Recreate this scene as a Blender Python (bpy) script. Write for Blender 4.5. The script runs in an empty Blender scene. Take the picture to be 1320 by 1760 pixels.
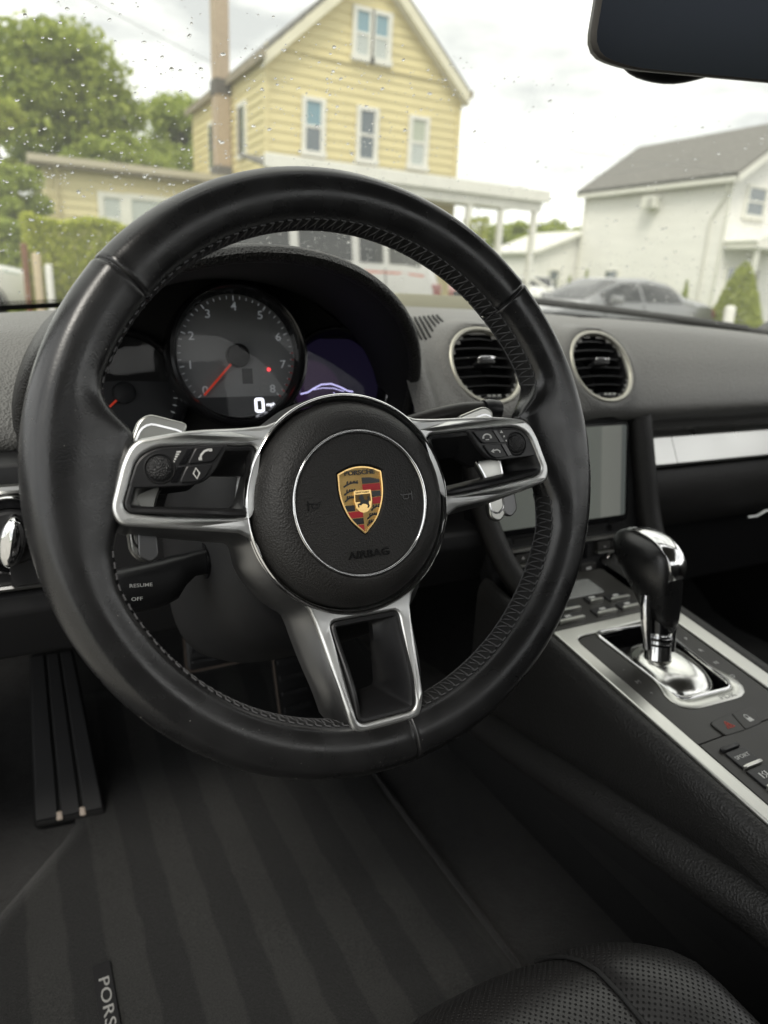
import bpy, bmesh, math, random
import numpy as np
from mathutils import Matrix, Vector
from math import sin, cos, pi, radians as rad, sqrt, atan2, hypot

random.seed(7); RNG = np.random.default_rng(7)
sc = bpy.context.scene
COL = sc.collection

# ------------------------------------------------------------------ camera
# car frame: X to the right of the car, Y forward, Z up; steering wheel centre at (0, 0, .837)
CAM = Vector((-.188, -.388, .95))
yaw, pitch, roll = rad(28.5), rad(17.75), rad(2.98)
fwd = Vector((sin(yaw)*cos(pitch), cos(yaw)*cos(pitch), -sin(pitch)))
rgt = Vector((cos(yaw), -sin(yaw), 0)); upv = rgt.cross(fwd)
r2 = cos(roll)*rgt + sin(roll)*upv; u2 = -sin(roll)*rgt + cos(roll)*upv
cam_d = bpy.data.cameras.new('camera'); cam = bpy.data.objects.new('camera', cam_d); COL.objects.link(cam)
cam.matrix_world = Matrix(((r2.x, u2.x, -fwd.x, CAM.x), (r2.y, u2.y, -fwd.y, CAM.y), (r2.z, u2.z, -fwd.z, CAM.z), (0, 0, 0, 1)))
cam_d.sensor_fit = 'VERTICAL'; cam_d.sensor_height = 36; cam_d.lens = 1218/1760*36
cam_d.clip_start = .02; cam_d.clip_end = 2000
cam_d.dof.use_dof = True; cam_d.dof.focus_distance = .47; cam_d.dof.aperture_fstop = 6.6
sc.camera = cam

# ------------------------------------------------------------------ world: bright overcast sky
world = bpy.data.worlds.new('World'); sc.world = world; world.use_nodes = True
wn, wl_ = world.node_tree.nodes, world.node_tree.links
for n in list(wn): wn.remove(n)
SUN_EL, SUN_AZ = rad(56), rad(222)          # azimuth measured from +Y towards +X
sky = wn.new('ShaderNodeTexSky'); sky.sky_type = 'NISHITA'; sky.sun_disc = False
sky.sun_elevation = SUN_EL; sky.sun_rotation = SUN_AZ
wtc = wn.new('ShaderNodeTexCoord'); wmap = wn.new('ShaderNodeMapping'); wmap.inputs['Scale'].default_value = (2.2, 2.2, 6)
wnoi = wn.new('ShaderNodeTexNoise'); wnoi.inputs['Scale'].default_value = 1.6; wnoi.inputs['Detail'].default_value = 6
wnoi.inputs['Roughness'].default_value = .52
wramp = wn.new('ShaderNodeValToRGB')
wramp.color_ramp.elements[0].position = .37; wramp.color_ramp.elements[0].color = (.36, .365, .36, 1)
wramp.color_ramp.elements[1].position = .68; wramp.color_ramp.elements[1].color = (1.0, .99, .945, 1)
wsc = wn.new('ShaderNodeVectorMath'); wsc.operation = 'SCALE'; wsc.inputs['Scale'].default_value = 15.0
wmix = wn.new('ShaderNodeMixRGB'); wmix.inputs['Fac'].default_value = .90
wbg = wn.new('ShaderNodeBackground'); wbg.inputs['Strength'].default_value = .10
wout = wn.new('ShaderNodeOutputWorld')
wl_.new(wtc.outputs['Generated'], wmap.inputs['Vector']); wl_.new(wmap.outputs['Vector'], wnoi.inputs['Vector'])
wl_.new(wnoi.outputs['Fac'], wramp.inputs['Fac']); wl_.new(wramp.outputs['Color'], wsc.inputs[0])
wl_.new(sky.outputs['Color'], wmix.inputs['Color1']); wl_.new(wsc.outputs['Vector'], wmix.inputs['Color2'])
wl_.new(wmix.outputs['Color'], wbg.inputs['Color']); wl_.new(wbg.outputs['Background'], wout.inputs['Surface'])
sun_d = bpy.data.lights.new('sun', 'SUN'); sun = bpy.data.objects.new('sun', sun_d); COL.objects.link(sun)
sun_d.energy = 1.3; sun_d.angle = rad(18); sun_d.color = (1, .95, .86)
sdir = Vector((sin(SUN_AZ)*cos(SUN_EL), cos(SUN_AZ)*cos(SUN_EL), sin(SUN_EL)))
sun.rotation_euler = sdir.to_track_quat('Z', 'Y').to_euler(); sun.location = (-3, -6, 12)

vs = sc.view_settings
vs.view_transform = 'Standard'; vs.look = 'None'; vs.exposure = 0.8; vs.gamma = 1; vs.use_curve_mapping = False
sc.render.engine = 'CYCLES'
cy = sc.cycles
cy.use_denoising = True
try: cy.denoiser = 'OPENIMAGEDENOISE'
except Exception: pass
cy.max_bounces = 8; cy.diffuse_bounces = 4; cy.glossy_bounces = 5; cy.transmission_bounces = 6; cy.transparent_max_bounces = 12
cy.sample_clamp_indirect = 6; cy.caustics_reflective = False; cy.caustics_refractive = False

# ------------------------------------------------------------------ helpers: objects
def thing(name, label, cat, loc=(0, 0, 0), rot=None, group=None, mat=None):
    o = bpy.data.objects.new(name, None); COL.objects.link(o); o.empty_display_size = .05
    if mat is not None: o.matrix_world = mat
    else:
        o.location = loc
        if rot: o.rotation_euler = rot
    o['label'] = label; o['category'] = cat
    if group: o['group'] = group
    return o
def tag(o, label, cat, group=None, kind=None):
    o['label'] = label
    if cat: o['category'] = cat
    if group: o['group'] = group
    if kind: o['kind'] = kind
    return o
def link(name, me, m=None, parent=None, matrix=None, loc=None, rot=None):
    if m is not None and not me.materials: me.materials.append(m)
    o = bpy.data.objects.new(name, me); COL.objects.link(o)
    if parent is not None: o.parent = parent
    if matrix is not None: o.matrix_local = matrix
    if loc is not None: o.location = loc
    if rot is not None: o.rotation_euler = rot
    return o

class MB:
    """collects vertices and faces of one part"""
    def __init__(s): s.v = []; s.f = []
    def add(s, vs, fs):
        b = len(s.v); s.v += [tuple(p) for p in vs]; s.f += [tuple(i+b for i in f) for f in fs]; return s
    def box(s, x0, x1, y0, y1, z0, z1, M=None):
        p = [Vector((x, y, z)) for z in (z0, z1) for y in (y0, y1) for x in (x0, x1)]
        if M is not None: p = [M @ q for q in p]
        return s.add(p, [(0, 2, 3, 1), (4, 5, 7, 6), (0, 1, 5, 4), (2, 6, 7, 3), (0, 4, 6, 2), (1, 3, 7, 5)])
    def loft(s, loops, closed=True, cap0=False, cap1=False, ring=False):
        """loops: lists of points with the same count; ring closes the last loop onto the first"""
        n = len(loops[0]); vs = [p for l in loops for p in l]; fs = []
        m = len(loops); R = m if ring else m-1
        for i in range(R):
            a, b = i*n, ((i+1) % m)*n
            for j in range(n if closed else n-1):
                k = (j+1) % n; fs.append((a+j, a+k, b+k, b+j))
        if cap0: fs.append(tuple(range(n-1, -1, -1)))
        if cap1: fs.append(tuple(range((m-1)*n, m*n)))
        return s.add(vs, fs)
    def tube(s, pts, r, n=8, caps=True, up=(0, 0, 1), flat=1.0):
        pts = [Vector(p) for p in pts]; loops = []
        rr = r if hasattr(r, '__len__') else [r]*len(pts)
        for i, p in enumerate(pts):
            t = (pts[min(i+1, len(pts)-1)] - pts[max(i-1, 0)]).normalized()
            u = Vector(up); a = t.cross(u)
            if a.length < 1e-4: a = t.cross(Vector((1, 0, 0)))
            a.normalize(); b = a.cross(t)
            loops.append([p + rr[i]*(cos(2*pi*k/n)*a + flat*sin(2*pi*k/n)*b) for k in range(n)])
        return s.loft(loops, True, caps, caps)
    def lathe(s, prof, n=48, c=(0, 0), cap0=False, cap1=False):
        return s.loft([[(c[0]+r*cos(2*pi*k/n), c[1]+r*sin(2*pi*k/n), z) for k in range(n)] for r, z in prof], True, cap0, cap1)
    def prism(s, poly, z0, z1, inset=0.0, M=None):
        lo = [Vector((x, y, z0)) for x, y in poly]
        if inset:
            cx = sum(p[0] for p in poly)/len(poly); cy_ = sum(p[1] for p in poly)/len(poly)
            sc_ = lambda p, d: (p[0]-(p[0]-cx)/max(hypot(p[0]-cx, p[1]-cy_), 1e-6)*d, p[1]-(p[1]-cy_)/max(hypot(p[0]-cx, p[1]-cy_), 1e-6)*d)
            mid = [Vector((x, y, z1-inset*.6)) for x, y in poly]; hi = [Vector((*sc_(p, inset), z1)) for p in poly]; L = [lo, mid, hi]
        else: L = [lo, [Vector((x, y, z1)) for x, y in poly]]
        if M is not None: L = [[M @ q for q in l] for l in L]
        return s.loft(L, True, True, True)
    def mesh(s, name='mesh', smooth=35, flip=False):
        me = bpy.data.meshes.new(name); me.from_pydata(s.v, [], s.f)
        bm = bmesh.new(); bm.from_mesh(me); bmesh.ops.recalc_face_normals(bm, faces=bm.faces)
        bm.to_mesh(me); bm.free()
        if smooth:
            me.polygons.foreach_set('use_smooth', [True]*len(me.polygons)); me.set_sharp_from_angle(angle=rad(smooth))
        me.update(); return me
    def obj(s, name, m, parent=None, smooth=35, bevel=0, seg=2, **kw):
        o = link(name, s.mesh(name, smooth), m, parent, **kw)
        if bevel:
            b = o.modifiers.new('bevel', 'BEVEL'); b.width = bevel; b.segments = seg; b.limit_method = 'ANGLE'; b.angle_limit = rad(32); b.harden_normals = False
        return o

def round_poly(pts, r, seg=5):
    out = []; n = len(pts); rs = r if hasattr(r, '__len__') else [r]*n
    for i in range(n):
        p0, p1, p2 = (Vector(pts[i-1]).to_2d(), Vector(pts[i]).to_2d(), Vector(pts[(i+1) % n]).to_2d())
        a, b = (p0-p1), (p2-p1); la, lb = a.length, b.length; a.normalize(); b.normalize()
        d = min(rs[i], la*.48, lb*.48)
        if d < 1e-6: out.append(tuple(p1)); continue
        q0, q2 = p1+a*d, p1+b*d
        for k in range(seg+1):
            t = k/seg; q = (1-t)**2*q0 + 2*t*(1-t)*p1 + t*t*q2; out.append((q.x, q.y))
    return out
def resample(pts, n):
    P = [Vector(p) for p in pts]; P.append(P[0]); L = [0]
    for i in range(len(P)-1): L.append(L[-1]+(P[i+1]-P[i]).length)
    out = []
    j = 0
    for k in range(n):
        d = L[-1]*k/n
        while L[j+1] < d: j += 1
        t = (d-L[j])/max(L[j+1]-L[j], 1e-9); out.append(tuple(P[j].lerp(P[j+1], t)))
    return out
def spline(pts, n):
    """Catmull-Rom through the points, n samples per span"""
    P = [Vector(p) for p in pts]; P = [2*P[0]-P[1]] + P + [2*P[-1]-P[-2]]; out = []
    for i in range(1, len(P)-2):
        for k in range(n):
            t = k/n; a, b, c, d = P[i-1], P[i], P[i+1], P[i+2]
            out.append(.5*((2*b)+(c-a)*t+(2*a-5*b+4*c-d)*t*t+(3*b-a-3*c+d)*t**3))
    out.append(P[-2]); return out
def sstep(a, b, x):
    t = min(max((x-a)/(b-a), 0), 1); return t*t*(3-2*t)
def from_curve(cu):
    o = bpy.data.objects.new('tmp', cu); COL.objects.link(o); bpy.context.view_layer.update()
    me = bpy.data.meshes.new_from_object(o.evaluated_get(bpy.context.evaluated_depsgraph_get()))
    bpy.data.objects.remove(o); bpy.data.curves.remove(cu); me.materials.clear(); return me
def plate(outlines, z0, z1, bevel=0.0, res=2, zfun=None, smooth=40):
    """flat plate with holes, edges rounded, optionally bent by zfun(x, y)"""
    cu = bpy.data.curves.new('tmp', 'CURVE'); cu.dimensions = '2D'; cu.fill_mode = 'BOTH'
    for pl in outlines:
        sp = cu.splines.new('POLY'); sp.points.add(len(pl)-1); sp.use_cyclic_u = True
        for i, p in enumerate(pl): sp.points[i].co = (p[0], p[1], 0, 1)
    cu.extrude = max((z1-z0)/2-bevel, 1e-5); cu.bevel_depth = bevel; cu.bevel_resolution = res; cu.offset = -bevel
    me = from_curve(cu); zc = (z0+z1)/2
    for v in me.vertices:
        v.co.z += zc
        if zfun: v.co.z += zfun(v.co.x, v.co.y)
    me.polygons.foreach_set('use_smooth', [True]*len(me.polygons)); me.set_sharp_from_angle(angle=rad(smooth)); me.update()
    return me
_tc = {}
def text_mesh(s, size, ext=.0001, wide=1.0, align='CENTER', spacing=1.0, bold=0.0):
    k = (s, size, ext, wide, align, spacing, bold)
    if k not in _tc:
        cu = bpy.data.curves.new('tmp', 'FONT'); cu.body = s; cu.size = size; cu.extrude = ext; cu.align_x = align; cu.align_y = 'CENTER'
        cu.space_character = spacing; cu.offset = bold; cu.resolution_u = 3
        me = from_curve(cu)
        for v in me.vertices: v.co.x *= wide
        _tc[k] = me
    return _tc[k].copy()
def ribbon(mb, pts, w, z0=0, z1=.0003, closed=False):
    """flat stroke of width w along a polyline in the xy plane"""
    P = [Vector(p).to_2d() for p in pts]; n = len(P); L = []; Rr = []
    for i in range(n):
        if closed: a, b = P[i-1], P[(i+1) % n]
        else: a, b = P[max(i-1, 0)], P[min(i+1, n-1)]
        t = (b-a).normalized(); q = Vector((-t.y, t.x))*w/2; L.append(P[i]+q); Rr.append(P[i]-q)
    loops = [[(L[i].x, L[i].y, z0), (L[i].x, L[i].y, z1), (Rr[i].x, Rr[i].y, z1), (Rr[i].x, Rr[i].y, z0)] for i in range(n)]
    mb.loft(loops, True, not closed, not closed, ring=closed); return mb
def copy_tree(o, parent=None):
    c = o.copy(); COL.objects.link(c)
    if parent is not None: c.parent = parent
    for ch in list(o.children): copy_tree(ch, c)
    return c
def arc(cx, cy_, r, a0, a1, n, ry=None):
    ry = r if ry is None else ry
    return [(cx+r*cos(rad(a0+(a1-a0)*k/(n-1))), cy_+ry*sin(rad(a0+(a1-a0)*k/(n-1)))) for k in range(n)]

# ------------------------------------------------------------------ helpers: materials
def mat(name, col, rough=.5, metal=0, bump=None, var=None, emit=None, spec=.5, coat=0, sheen=0, aniso=0):
    """bump = list of (kind, scale, strength, distance); var = (scale, amount) colour variation; scale may be a 3-vector"""
    m = bpy.data.materials.new(name); m.use_nodes = True; nt = m.node_tree; N, L = nt.nodes, nt.links
    b = N['Principled BSDF']; b.inputs['Base Color'].default_value = (*col, 1); b.inputs['Roughness'].default_value = rough
    b.inputs['Metallic'].default_value = metal; b.inputs['Specular IOR Level'].default_value = spec
    if coat: b.inputs['Coat Weight'].default_value = coat; b.inputs['Coat Roughness'].default_value = .06
    if sheen: b.inputs['Sheen Weight'].default_value = sheen; b.inputs['Sheen Roughness'].default_value = .5
    if emit: b.inputs['Emission Color'].default_value = (*emit[0], 1); b.inputs['Emission Strength'].default_value = emit[1]
    tc = N.new('ShaderNodeTexCoord')
    def tex(kind, scale):
        mp = N.new('ShaderNodeMapping'); mp.inputs['Scale'].default_value = scale if hasattr(scale, '__len__') else (scale,)*3
        L.new(tc.outputs['Object'], mp.inputs['Vector'])
        if kind == 'voronoi':
            t = N.new('ShaderNodeTexVoronoi'); t.feature = 'SMOOTH_F1'; t.inputs['Smoothness'].default_value = .35; t.inputs['Scale'].default_value = 1
            o = t.outputs['Distance']
        elif kind == 'crackle':
            t = N.new('ShaderNodeTexVoronoi'); t.feature = 'DISTANCE_TO_EDGE'; t.inputs['Scale'].default_value = 1; o = t.outputs['Distance']
        elif kind == 'wave':
            t = N.new('ShaderNodeTexWave'); t.inputs['Scale'].default_value = 1; o = t.outputs['Fac']
        else:
            t = N.new('ShaderNodeTexNoise'); t.inputs['Scale'].default_value = 1; t.inputs['Detail'].default_value = 4; o = t.outputs['Fac']
        L.new(mp.outputs['Vector'], t.inputs['Vector']); return o
    prev = None
    for kind, scale, strength, dist in (bump or []):
        o = tex(kind, scale); bn = N.new('ShaderNodeBump'); bn.inputs['Strength'].default_value = strength; bn.inputs['Distance'].default_value = dist
        L.new(o, bn.inputs['Height'])
        if prev: L.new(prev, bn.inputs['Normal'])
        prev = bn.outputs['Normal']
    if prev: L.new(prev, b.inputs['Normal'])
    if var:
        o = tex('noise', var[0]); mr = N.new('ShaderNodeMapRange'); mr.inputs['From Min'].default_value = .3; mr.inputs['From Max'].default_value = .7
        mr.inputs['To Min'].default_value = 1-var[1]; mr.inputs['To Max'].default_value = 1+var[1]
        L.new(o, mr.inputs['Value']); vm = N.new('ShaderNodeVectorMath'); vm.operation = 'SCALE'; vm.inputs[0].default_value = col
        L.new(mr.outputs['Result'], vm.inputs['Scale']); L.new(vm.outputs['Vector'], b.inputs['Base Color'])
        if len(var) > 2:
            mr2 = N.new('ShaderNodeMapRange'); mr2.inputs['From Min'].default_value = .3; mr2.inputs['From Max'].default_value = .7
            mr2.inputs['To Min'].default_value = max(rough-var[2], .02); mr2.inputs['To Max'].default_value = rough+var[2]
            L.new(o, mr2.inputs['Value']); L.new(mr2.outputs['Result'], b.inputs['Roughness'])
    return m
def clear_glass(name, tint=(.93, .95, .93), ior=1.5, rough=0.0, film=0.0):
    """thin pane: mostly see-through, mirror-like at grazing angles"""
    m = bpy.data.materials.new(name); m.use_nodes = True; N, L = m.node_tree.nodes, m.node_tree.links
    N.remove(N['Principled BSDF']); out = N['Material Output']
    t = N.new('ShaderNodeBsdfTransparent'); t.inputs['Color'].default_value = (*tint, 1)
    g = N.new('ShaderNodeBsdfGlossy'); g.inputs['Roughness'].default_value = rough; g.inputs['Color'].default_value = (1, 1, 1, 1)
    # Schlick reflectance, the same from both faces of the pane
    w = N.new('ShaderNodeLayerWeight'); w.inputs['Blend'].default_value = .5
    pw = N.new('ShaderNodeMath'); pw.operation = 'POWER'; pw.inputs[1].default_value = 5; L.new(w.outputs['Facing'], pw.inputs[0])
    f0 = ((ior-1)/(ior+1))**2
    f = N.new('ShaderNodeMath'); f.operation = 'MULTIPLY_ADD'; f.inputs[1].default_value = 1-f0; f.inputs[2].default_value = f0; L.new(pw.outputs[0], f.inputs[0])
    x = N.new('ShaderNodeMixShader')
    L.new(f.outputs[0], x.inputs[0]); L.new(t.outputs[0], x.inputs[1]); L.new(g.outputs[0], x.inputs[2]); 
    last = x.outputs[0]
    if film:      # thin wet film that scatters a little daylight
        tl = N.new('ShaderNodeBsdfTranslucent'); tl.inputs['Color'].default_value = (.95, .96, .90, 1); x2 = N.new('ShaderNodeMixShader'); x2.inputs[0].default_value = film
        L.new(last, x2.inputs[1]); L.new(tl.outputs[0], x2.inputs[2]); last = x2.outputs[0]
    L.new(last, out.inputs['Surface'])
    return m

M = {}
M['leather'] = mat('smooth_leather', (.0135, .0135, .0140), .28, spec=.65, bump=[('voronoi', 900, .09, .0004), ('noise', 45, .08, .0015), ('noise', 1600, .08, .0002)], var=(35, .18, .08))
M['seam'] = mat('seam_leather', (.012, .012, .012), .6, bump=[('noise', 900, .3, .0004)])
M['thread'] = mat('grey_thread', (.085, .085, .088), .7)
M['grain'] = mat('grained_leather', (.020, .0195, .019), .46, bump=[('voronoi', 560, .9, .0010), ('noise', 150, .15, .001)], var=(30, .1))
M['airbag'] = mat('airbag_grain', (.024, .023, .022), .50, bump=[('voronoi', 850, .55, .0006), ('noise', 1800, .3, .0003)], var=(25, .08))
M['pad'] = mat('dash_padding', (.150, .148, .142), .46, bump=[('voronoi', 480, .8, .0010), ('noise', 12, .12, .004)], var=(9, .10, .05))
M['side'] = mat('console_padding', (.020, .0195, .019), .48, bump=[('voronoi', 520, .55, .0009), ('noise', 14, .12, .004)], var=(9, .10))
M['plastic'] = mat('satin_black_plastic', (.016, .016, .017), .38, bump=[('noise', 1800, .12, .0002)], var=(40, .1, .06))
M['matte'] = mat('matte_black_plastic', (.010, .010, .011), .62, bump=[('noise', 1500, .2, .0002)])
M['gloss'] = mat('gloss_black', (.008, .008, .009), .16, var=(30, .1, .05))
M['panel'] = mat('console_black', (.029, .027, .024), .40, bump=[('noise', 1500, .10, .0002)], var=(18, .12, .05))
M['silver'] = mat('silver_trim', (.86, .865, .85), .40, 1, bump=[('noise', 700, .03, .0002)], var=(22, .05, .05))
M['alu'] = mat('satin_aluminium', (.66, .66, .62), .34, 1, bump=[('noise', (1500, 60, 300), .06, .0002)], var=(20, .05, .06))
M['chrome'] = mat('chrome', (.80, .80, .80), .09, 1, var=(30, .03, .05))
M['vent_ring'] = mat('pale_satin_ring', (.50, .485, .42), .38, 1, bump=[('noise', 900, .05, .0002)])
M['icon'] = mat('white_print', (.72, .72, .70), .5)
M['icon_dim'] = mat('grey_print', (.30, .30, .29), .5)
M['carpet'] = mat('carpet', (.0115, .0115, .0115), .95, bump=[('noise', 1400, .9, .0015), ('noise', 300, .4, .002)], var=(60, .3), sheen=.15)
M['red'] = mat('red_print', (.55, .03, .02), .45)
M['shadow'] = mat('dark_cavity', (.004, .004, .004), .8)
# ================================================================== STEERING WHEEL
TILT = rad(18.5); WC = Vector((0, 0, .837))
WN = Vector((0, -cos(TILT), sin(TILT))); WU = Vector((0, sin(TILT), cos(TILT)))
WM = Matrix(((1, WU.x, WN.x, WC.x), (0, WU.y, WN.y, WC.y), (0, WU.z, WN.z, WC.z), (0, 0, 0, 1)))
wheel = thing('steering_wheel', 'black leather three-spoke steering wheel with silver spoke trim and gold crest', 'steering wheel', mat=WM)
R0, A_OUT, B_AX = .170, .0175, .0180
SEAMS = (rad(138.5), rad(41.5), rad(-84.5))
_gx = [157.5, 160.5, 163, 165, 167, 172, 180, 187, 192, 199]; _gy = [0, .0022, .0085, .0165, .0215, .0215, .0165, .0105, .0045, 0]
def grip(phi):
    d = math.degrees(phi) % 360
    if d < 90 or d > 270: d = (180-d) % 360
    return float(np.interp(d, _gx, _gy))
def rim_pt(phi, psi, off=0.0):
    g = 0
    for s in SEAMS:
        x = ((phi-s+pi) % (2*pi)-pi)*R0
        g += -.0014*math.exp(-(x/.0008)**2) + .0002*math.exp(-((abs(x)-.0028)/.0016)**2)
    c, s_ = cos(psi), sin(psi)
    gr = grip(phi)
    ain = .0172+gr
    a = A_OUT if c > 0 else ain
    n = 2.25 if c > 0 else 2.1
    cc = math.copysign(abs(c)**(2/n), c); ss = math.copysign(abs(s_)**(2/n), s_)
    # a soft ridge along the front face
    b = B_AX + .0010*math.exp(-((psi-rad(62))/.30)**2) - .0008*math.exp(-((psi-rad(118))/.28)**2)
    if c < 0: b -= .10*gr*min(1, -c*1.6)
    # lacing channel on the inner side
    if c < 0: a -= .0012*math.exp(-((psi-pi)/.30)**2)
    r = R0 + (a+g+off)*cc; z = (b+g+off)*ss
    return Vector((r*cos(phi), r*sin(phi), z))
phis = sorted(set([2*pi*k/330 for k in range(330)] + [(s+d/R0) % (2*pi) for s in SEAMS for d in np.linspace(-.004, .004, 21)]))
NP = 44
mb = MB(); mb.loft([[rim_pt(p, 2*pi*k/NP) for k in range(NP)] for p in phis], True, ring=True)
rim = mb.obj('rim', M['leather'], wheel, smooth=80)
# lacing: dark channel strip with crossing threads
def in_spoke(phi):
    d = math.degrees(phi) % 360
    return 160 < d < 192 or d > 348 or d < 20 or 262 < d < 279
mb = MB(); strip = MB()
K = 165
for k in range(K):
    p0, p1, pm = 2*pi*k/K, 2*pi*(k+1)/K, 2*pi*(k+.5)/K
    if in_spoke(pm): continue
    th = rad(27)
    j = RNG.normal(0, .0045, 4)
    q = lambda p, t, o=.0003: rim_pt(p, pi+t, o)
    for path in ([(p0, -th), (p0*.7+pm*.3, -th*.4), (pm, th)], [(pm+j[0], th), (pm*.4+p1*.6, th*.2), (p1, -th)], [(p0, -th), (pm, -th*1.04)], [(pm+j[1], th), (p1+(p1-p0)*.45, th*1.04)]):
        mb.tube([q(*a) for a in path], .00050, 5)
    strip.loft([[rim_pt(p0+(p1-p0)*i/3, pi+t, .00015) for t in np.linspace(-rad(25), rad(25), 7)] for i in range(4)], False)
strip.obj('lacing_strip', M['seam'], rim, smooth=60)['kind'] = 'stuff'
mb.obj('stitching', M['thread'], rim, smooth=60)['kind'] = 'stuff'

M['flank'] = mat('smoked_silver', (.30, .30, .302), .40, 1, var=(22, .05, .05))
# a little dust on the rim
mb = MB()
for _ in range(110):
    p_, s_ = RNG.uniform(0, 2*pi), RNG.uniform(rad(15), rad(165)); c0 = rim_pt(p_, s_, .0002); r_ = RNG.uniform(.00012, .00032)
    mb.add([c0+Vector((r_, 0, 0)), c0+Vector((0, r_, 0)), c0+Vector((-r_, 0, .0001)), c0+Vector((0, -r_, 0)), c0+Vector((0, 0, r_))], [(0, 1, 4), (1, 2, 4), (2, 3, 4), (3, 0, 4)])
mb.obj('dust', mat('pale_dust', (.30, .29, .27), .9), rim, smooth=0)['kind'] = 'stuff'
# silver trim of the three spokes, one plate with openings
HC = (0, -.0195)
def zoff(x, y):
    a = sstep(.064, .105, abs(x))*.0175 if y > -.06 else 0
    b = sstep(-.086, -.140, y)*.0190 if y < -.086 else 0
    return -.006 + max(a, b)
def half(pts): return [(-x, y) for x, y in reversed(pts)]
mm = lambda pts: [(x/1000, y/1000) for x, y in pts]
right = arc(0, -19.5, 70.5, 90, 51, 14) + spline([(48.5, 33.2, 0), (60, 32.4, 0), (84, 31.2, 0), (112, 28.9, 0)], 3)[1:]
right = [tuple(p)[:2] for p in right]
right += round_poly([(112, 28.9), (131, 26.5), (138, 16), (146.5, -9), (143, -18), (100, -25.5), (76, -29.5)], [0, 9, 6, 8, 8, 10, 0], 5)[1:]
right += [(70, -33), (66.6, -40)] + arc(0, -19.5, 70.5, -19, -56, 9)[1:]
right += [(36.5, -82), (33.8, -90), (32.3, -100)] + round_poly([(32.3, -100), (26.0, -148), (22.5, -158), (0, -158.6)], [0, 5, 6, 0], 4)[1:-1]
trim_out = mm(right + half(right)[0:])
pk = round_poly([(58.5, 21.5), (121, 21.8), (131, 16), (140, -8), (137, -12.4), (71, -20.8), (67.5, -18)], [6, 10, 8, 5, 5, 6, 5], 5)
pocketR = mm(pk); pocketL = mm([(-x, y) for x, y in pk])
pb = round_poly([(-24.5, -91.5), (24.5, -91.5), (20.5, -152.5), (-20.5, -152.5)], [5, 5, 6, 6], 5)
pocketB = mm(pb)
hubhole = mm(arc(0, -19.5, 67.6, 0, 355, 72))
me = plate([trim_out, pocketR, pocketL, pocketB, hubhole], -.026, 0, .0021, 3, zfun=zoff)
trim = link('spoke_trim', me, M['silver'], wheel)
# sloping flanks under the trim edge
nF = 150; fa = resample(trim_out, nF)
def flare(x, y): return .0015 + .0085*sstep(.01, -.06, y)*(1-.35*sstep(-.11, -.158, y))*(1 if y > -.150 else max(0, 1-(-.150-y)/.006))
def off_by(poly, dist, z, k=1.0):
    out = []; n = len(poly); ar = sum(poly[i-1][0]*poly[i][1]-poly[i][0]*poly[i-1][1] for i in range(n)); sg = -1 if ar > 0 else 1
    for i in range(n):
        a = Vector(poly[i-2]); b = Vector(poly[(i+2) % n]); t = (b-a).normalized(); q = Vector((-t.y, t.x))*sg*dist(*poly[i])*k
        out.append(Vector((poly[i][0]+q.x, poly[i][1]+q.y, z+zoff(*poly[i]))))
    return out
mb = MB(); mb.loft([off_by(fa, flare, -.0035, .0), off_by(fa, flare, -.010, .45), off_by(fa, flare, -.020, .80), off_by(fa, flare, -.030, 1.0), off_by(fa, flare, -.036, .6)], True)
mb.obj('spoke_flank', M['flank'], wheel, smooth=60)
# bright fillet round the hub
mb = MB(); mb.lathe([(.0676, -.0125), (.0680, -.0062), (.0690, -.0050), (.0702, -.0056), (.0708, -.0075)], 96, mm([HC])[0] if False else (0, -.0195))
mb.obj('hub_fillet', M['chrome'], wheel, smooth=60)

def scaled(poly, f, c=None, dx=0, dy=0):
    cx = sum(p[0] for p in poly)/len(poly) if c is None else c[0]; cy_ = sum(p[1] for p in poly)/len(poly) if c is None else c[1]
    return [(cx+(x-cx)*f+dx, cy_+(y-cy_)*f+dy) for x, y in poly]
def offset_in(poly, d):
    n = len(poly); out = []
    ar = sum(poly[i-1][0]*poly[i][1]-poly[i][0]*poly[i-1][1] for i in range(n)); sg = 1 if ar > 0 else -1
    for i in range(n):
        a = Vector(poly[i-1]); b = Vector(poly[(i+1) % n]); t = (b-a).normalized(); q = Vector((-t.y, t.x))*sg*d
        out.append((poly[i][0]+q.x, poly[i][1]+q.y))
    return out
def with_z(poly, z): return [Vector((x, y, z+(zoff(x, y)))) for x, y in poly]
# black inserts: a flange, then walls falling back to an opening
def insert(name, pocket, floor_poly, depth, parent):
    n = 72; a = resample(pocket, n)
    # align the floor loop with the pocket loop by direction from the centre
    cx = sum(p[0] for p in a)/n; cy_ = sum(p[1] for p in a)/n
    fl = resample(floor_poly, n); best = min(range(n), key=lambda s: sum((fl[(i+s) % n][0]-a[i][0])**2+(fl[(i+s) % n][1]-a[i][1])**2 for i in range(n)))
    fl = [fl[(i+best) % n] for i in range(n)]
    o1 = offset_in(a, .0003); o2 = offset_in(a, .0028); o3 = offset_in(a, .0042)
    mb = MB(); L = [with_z(o1, -.012), with_z(o1, -.0008), with_z(offset_in(a, .0012), -.0002), with_z(o2, -.0006), with_z(o3, -.0030)]
    wallpts = lambda t: [Vector((p[0]*(1-t)+q[0]*t, p[1]*(1-t)+q[1]*t, zoff(*p)*(1-t)+.002*t-.003-(depth-.003)*(t**.8))) for p, q in zip(o3, fl)]
    L += [wallpts(.35), wallpts(.7), wallpts(1.0)]
    L.append([v+Vector((0, 0, -.006)) for v in L[-1]])
    mb.loft(L, True); return mb.obj(name, M['plastic'], parent, smooth=32)
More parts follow.
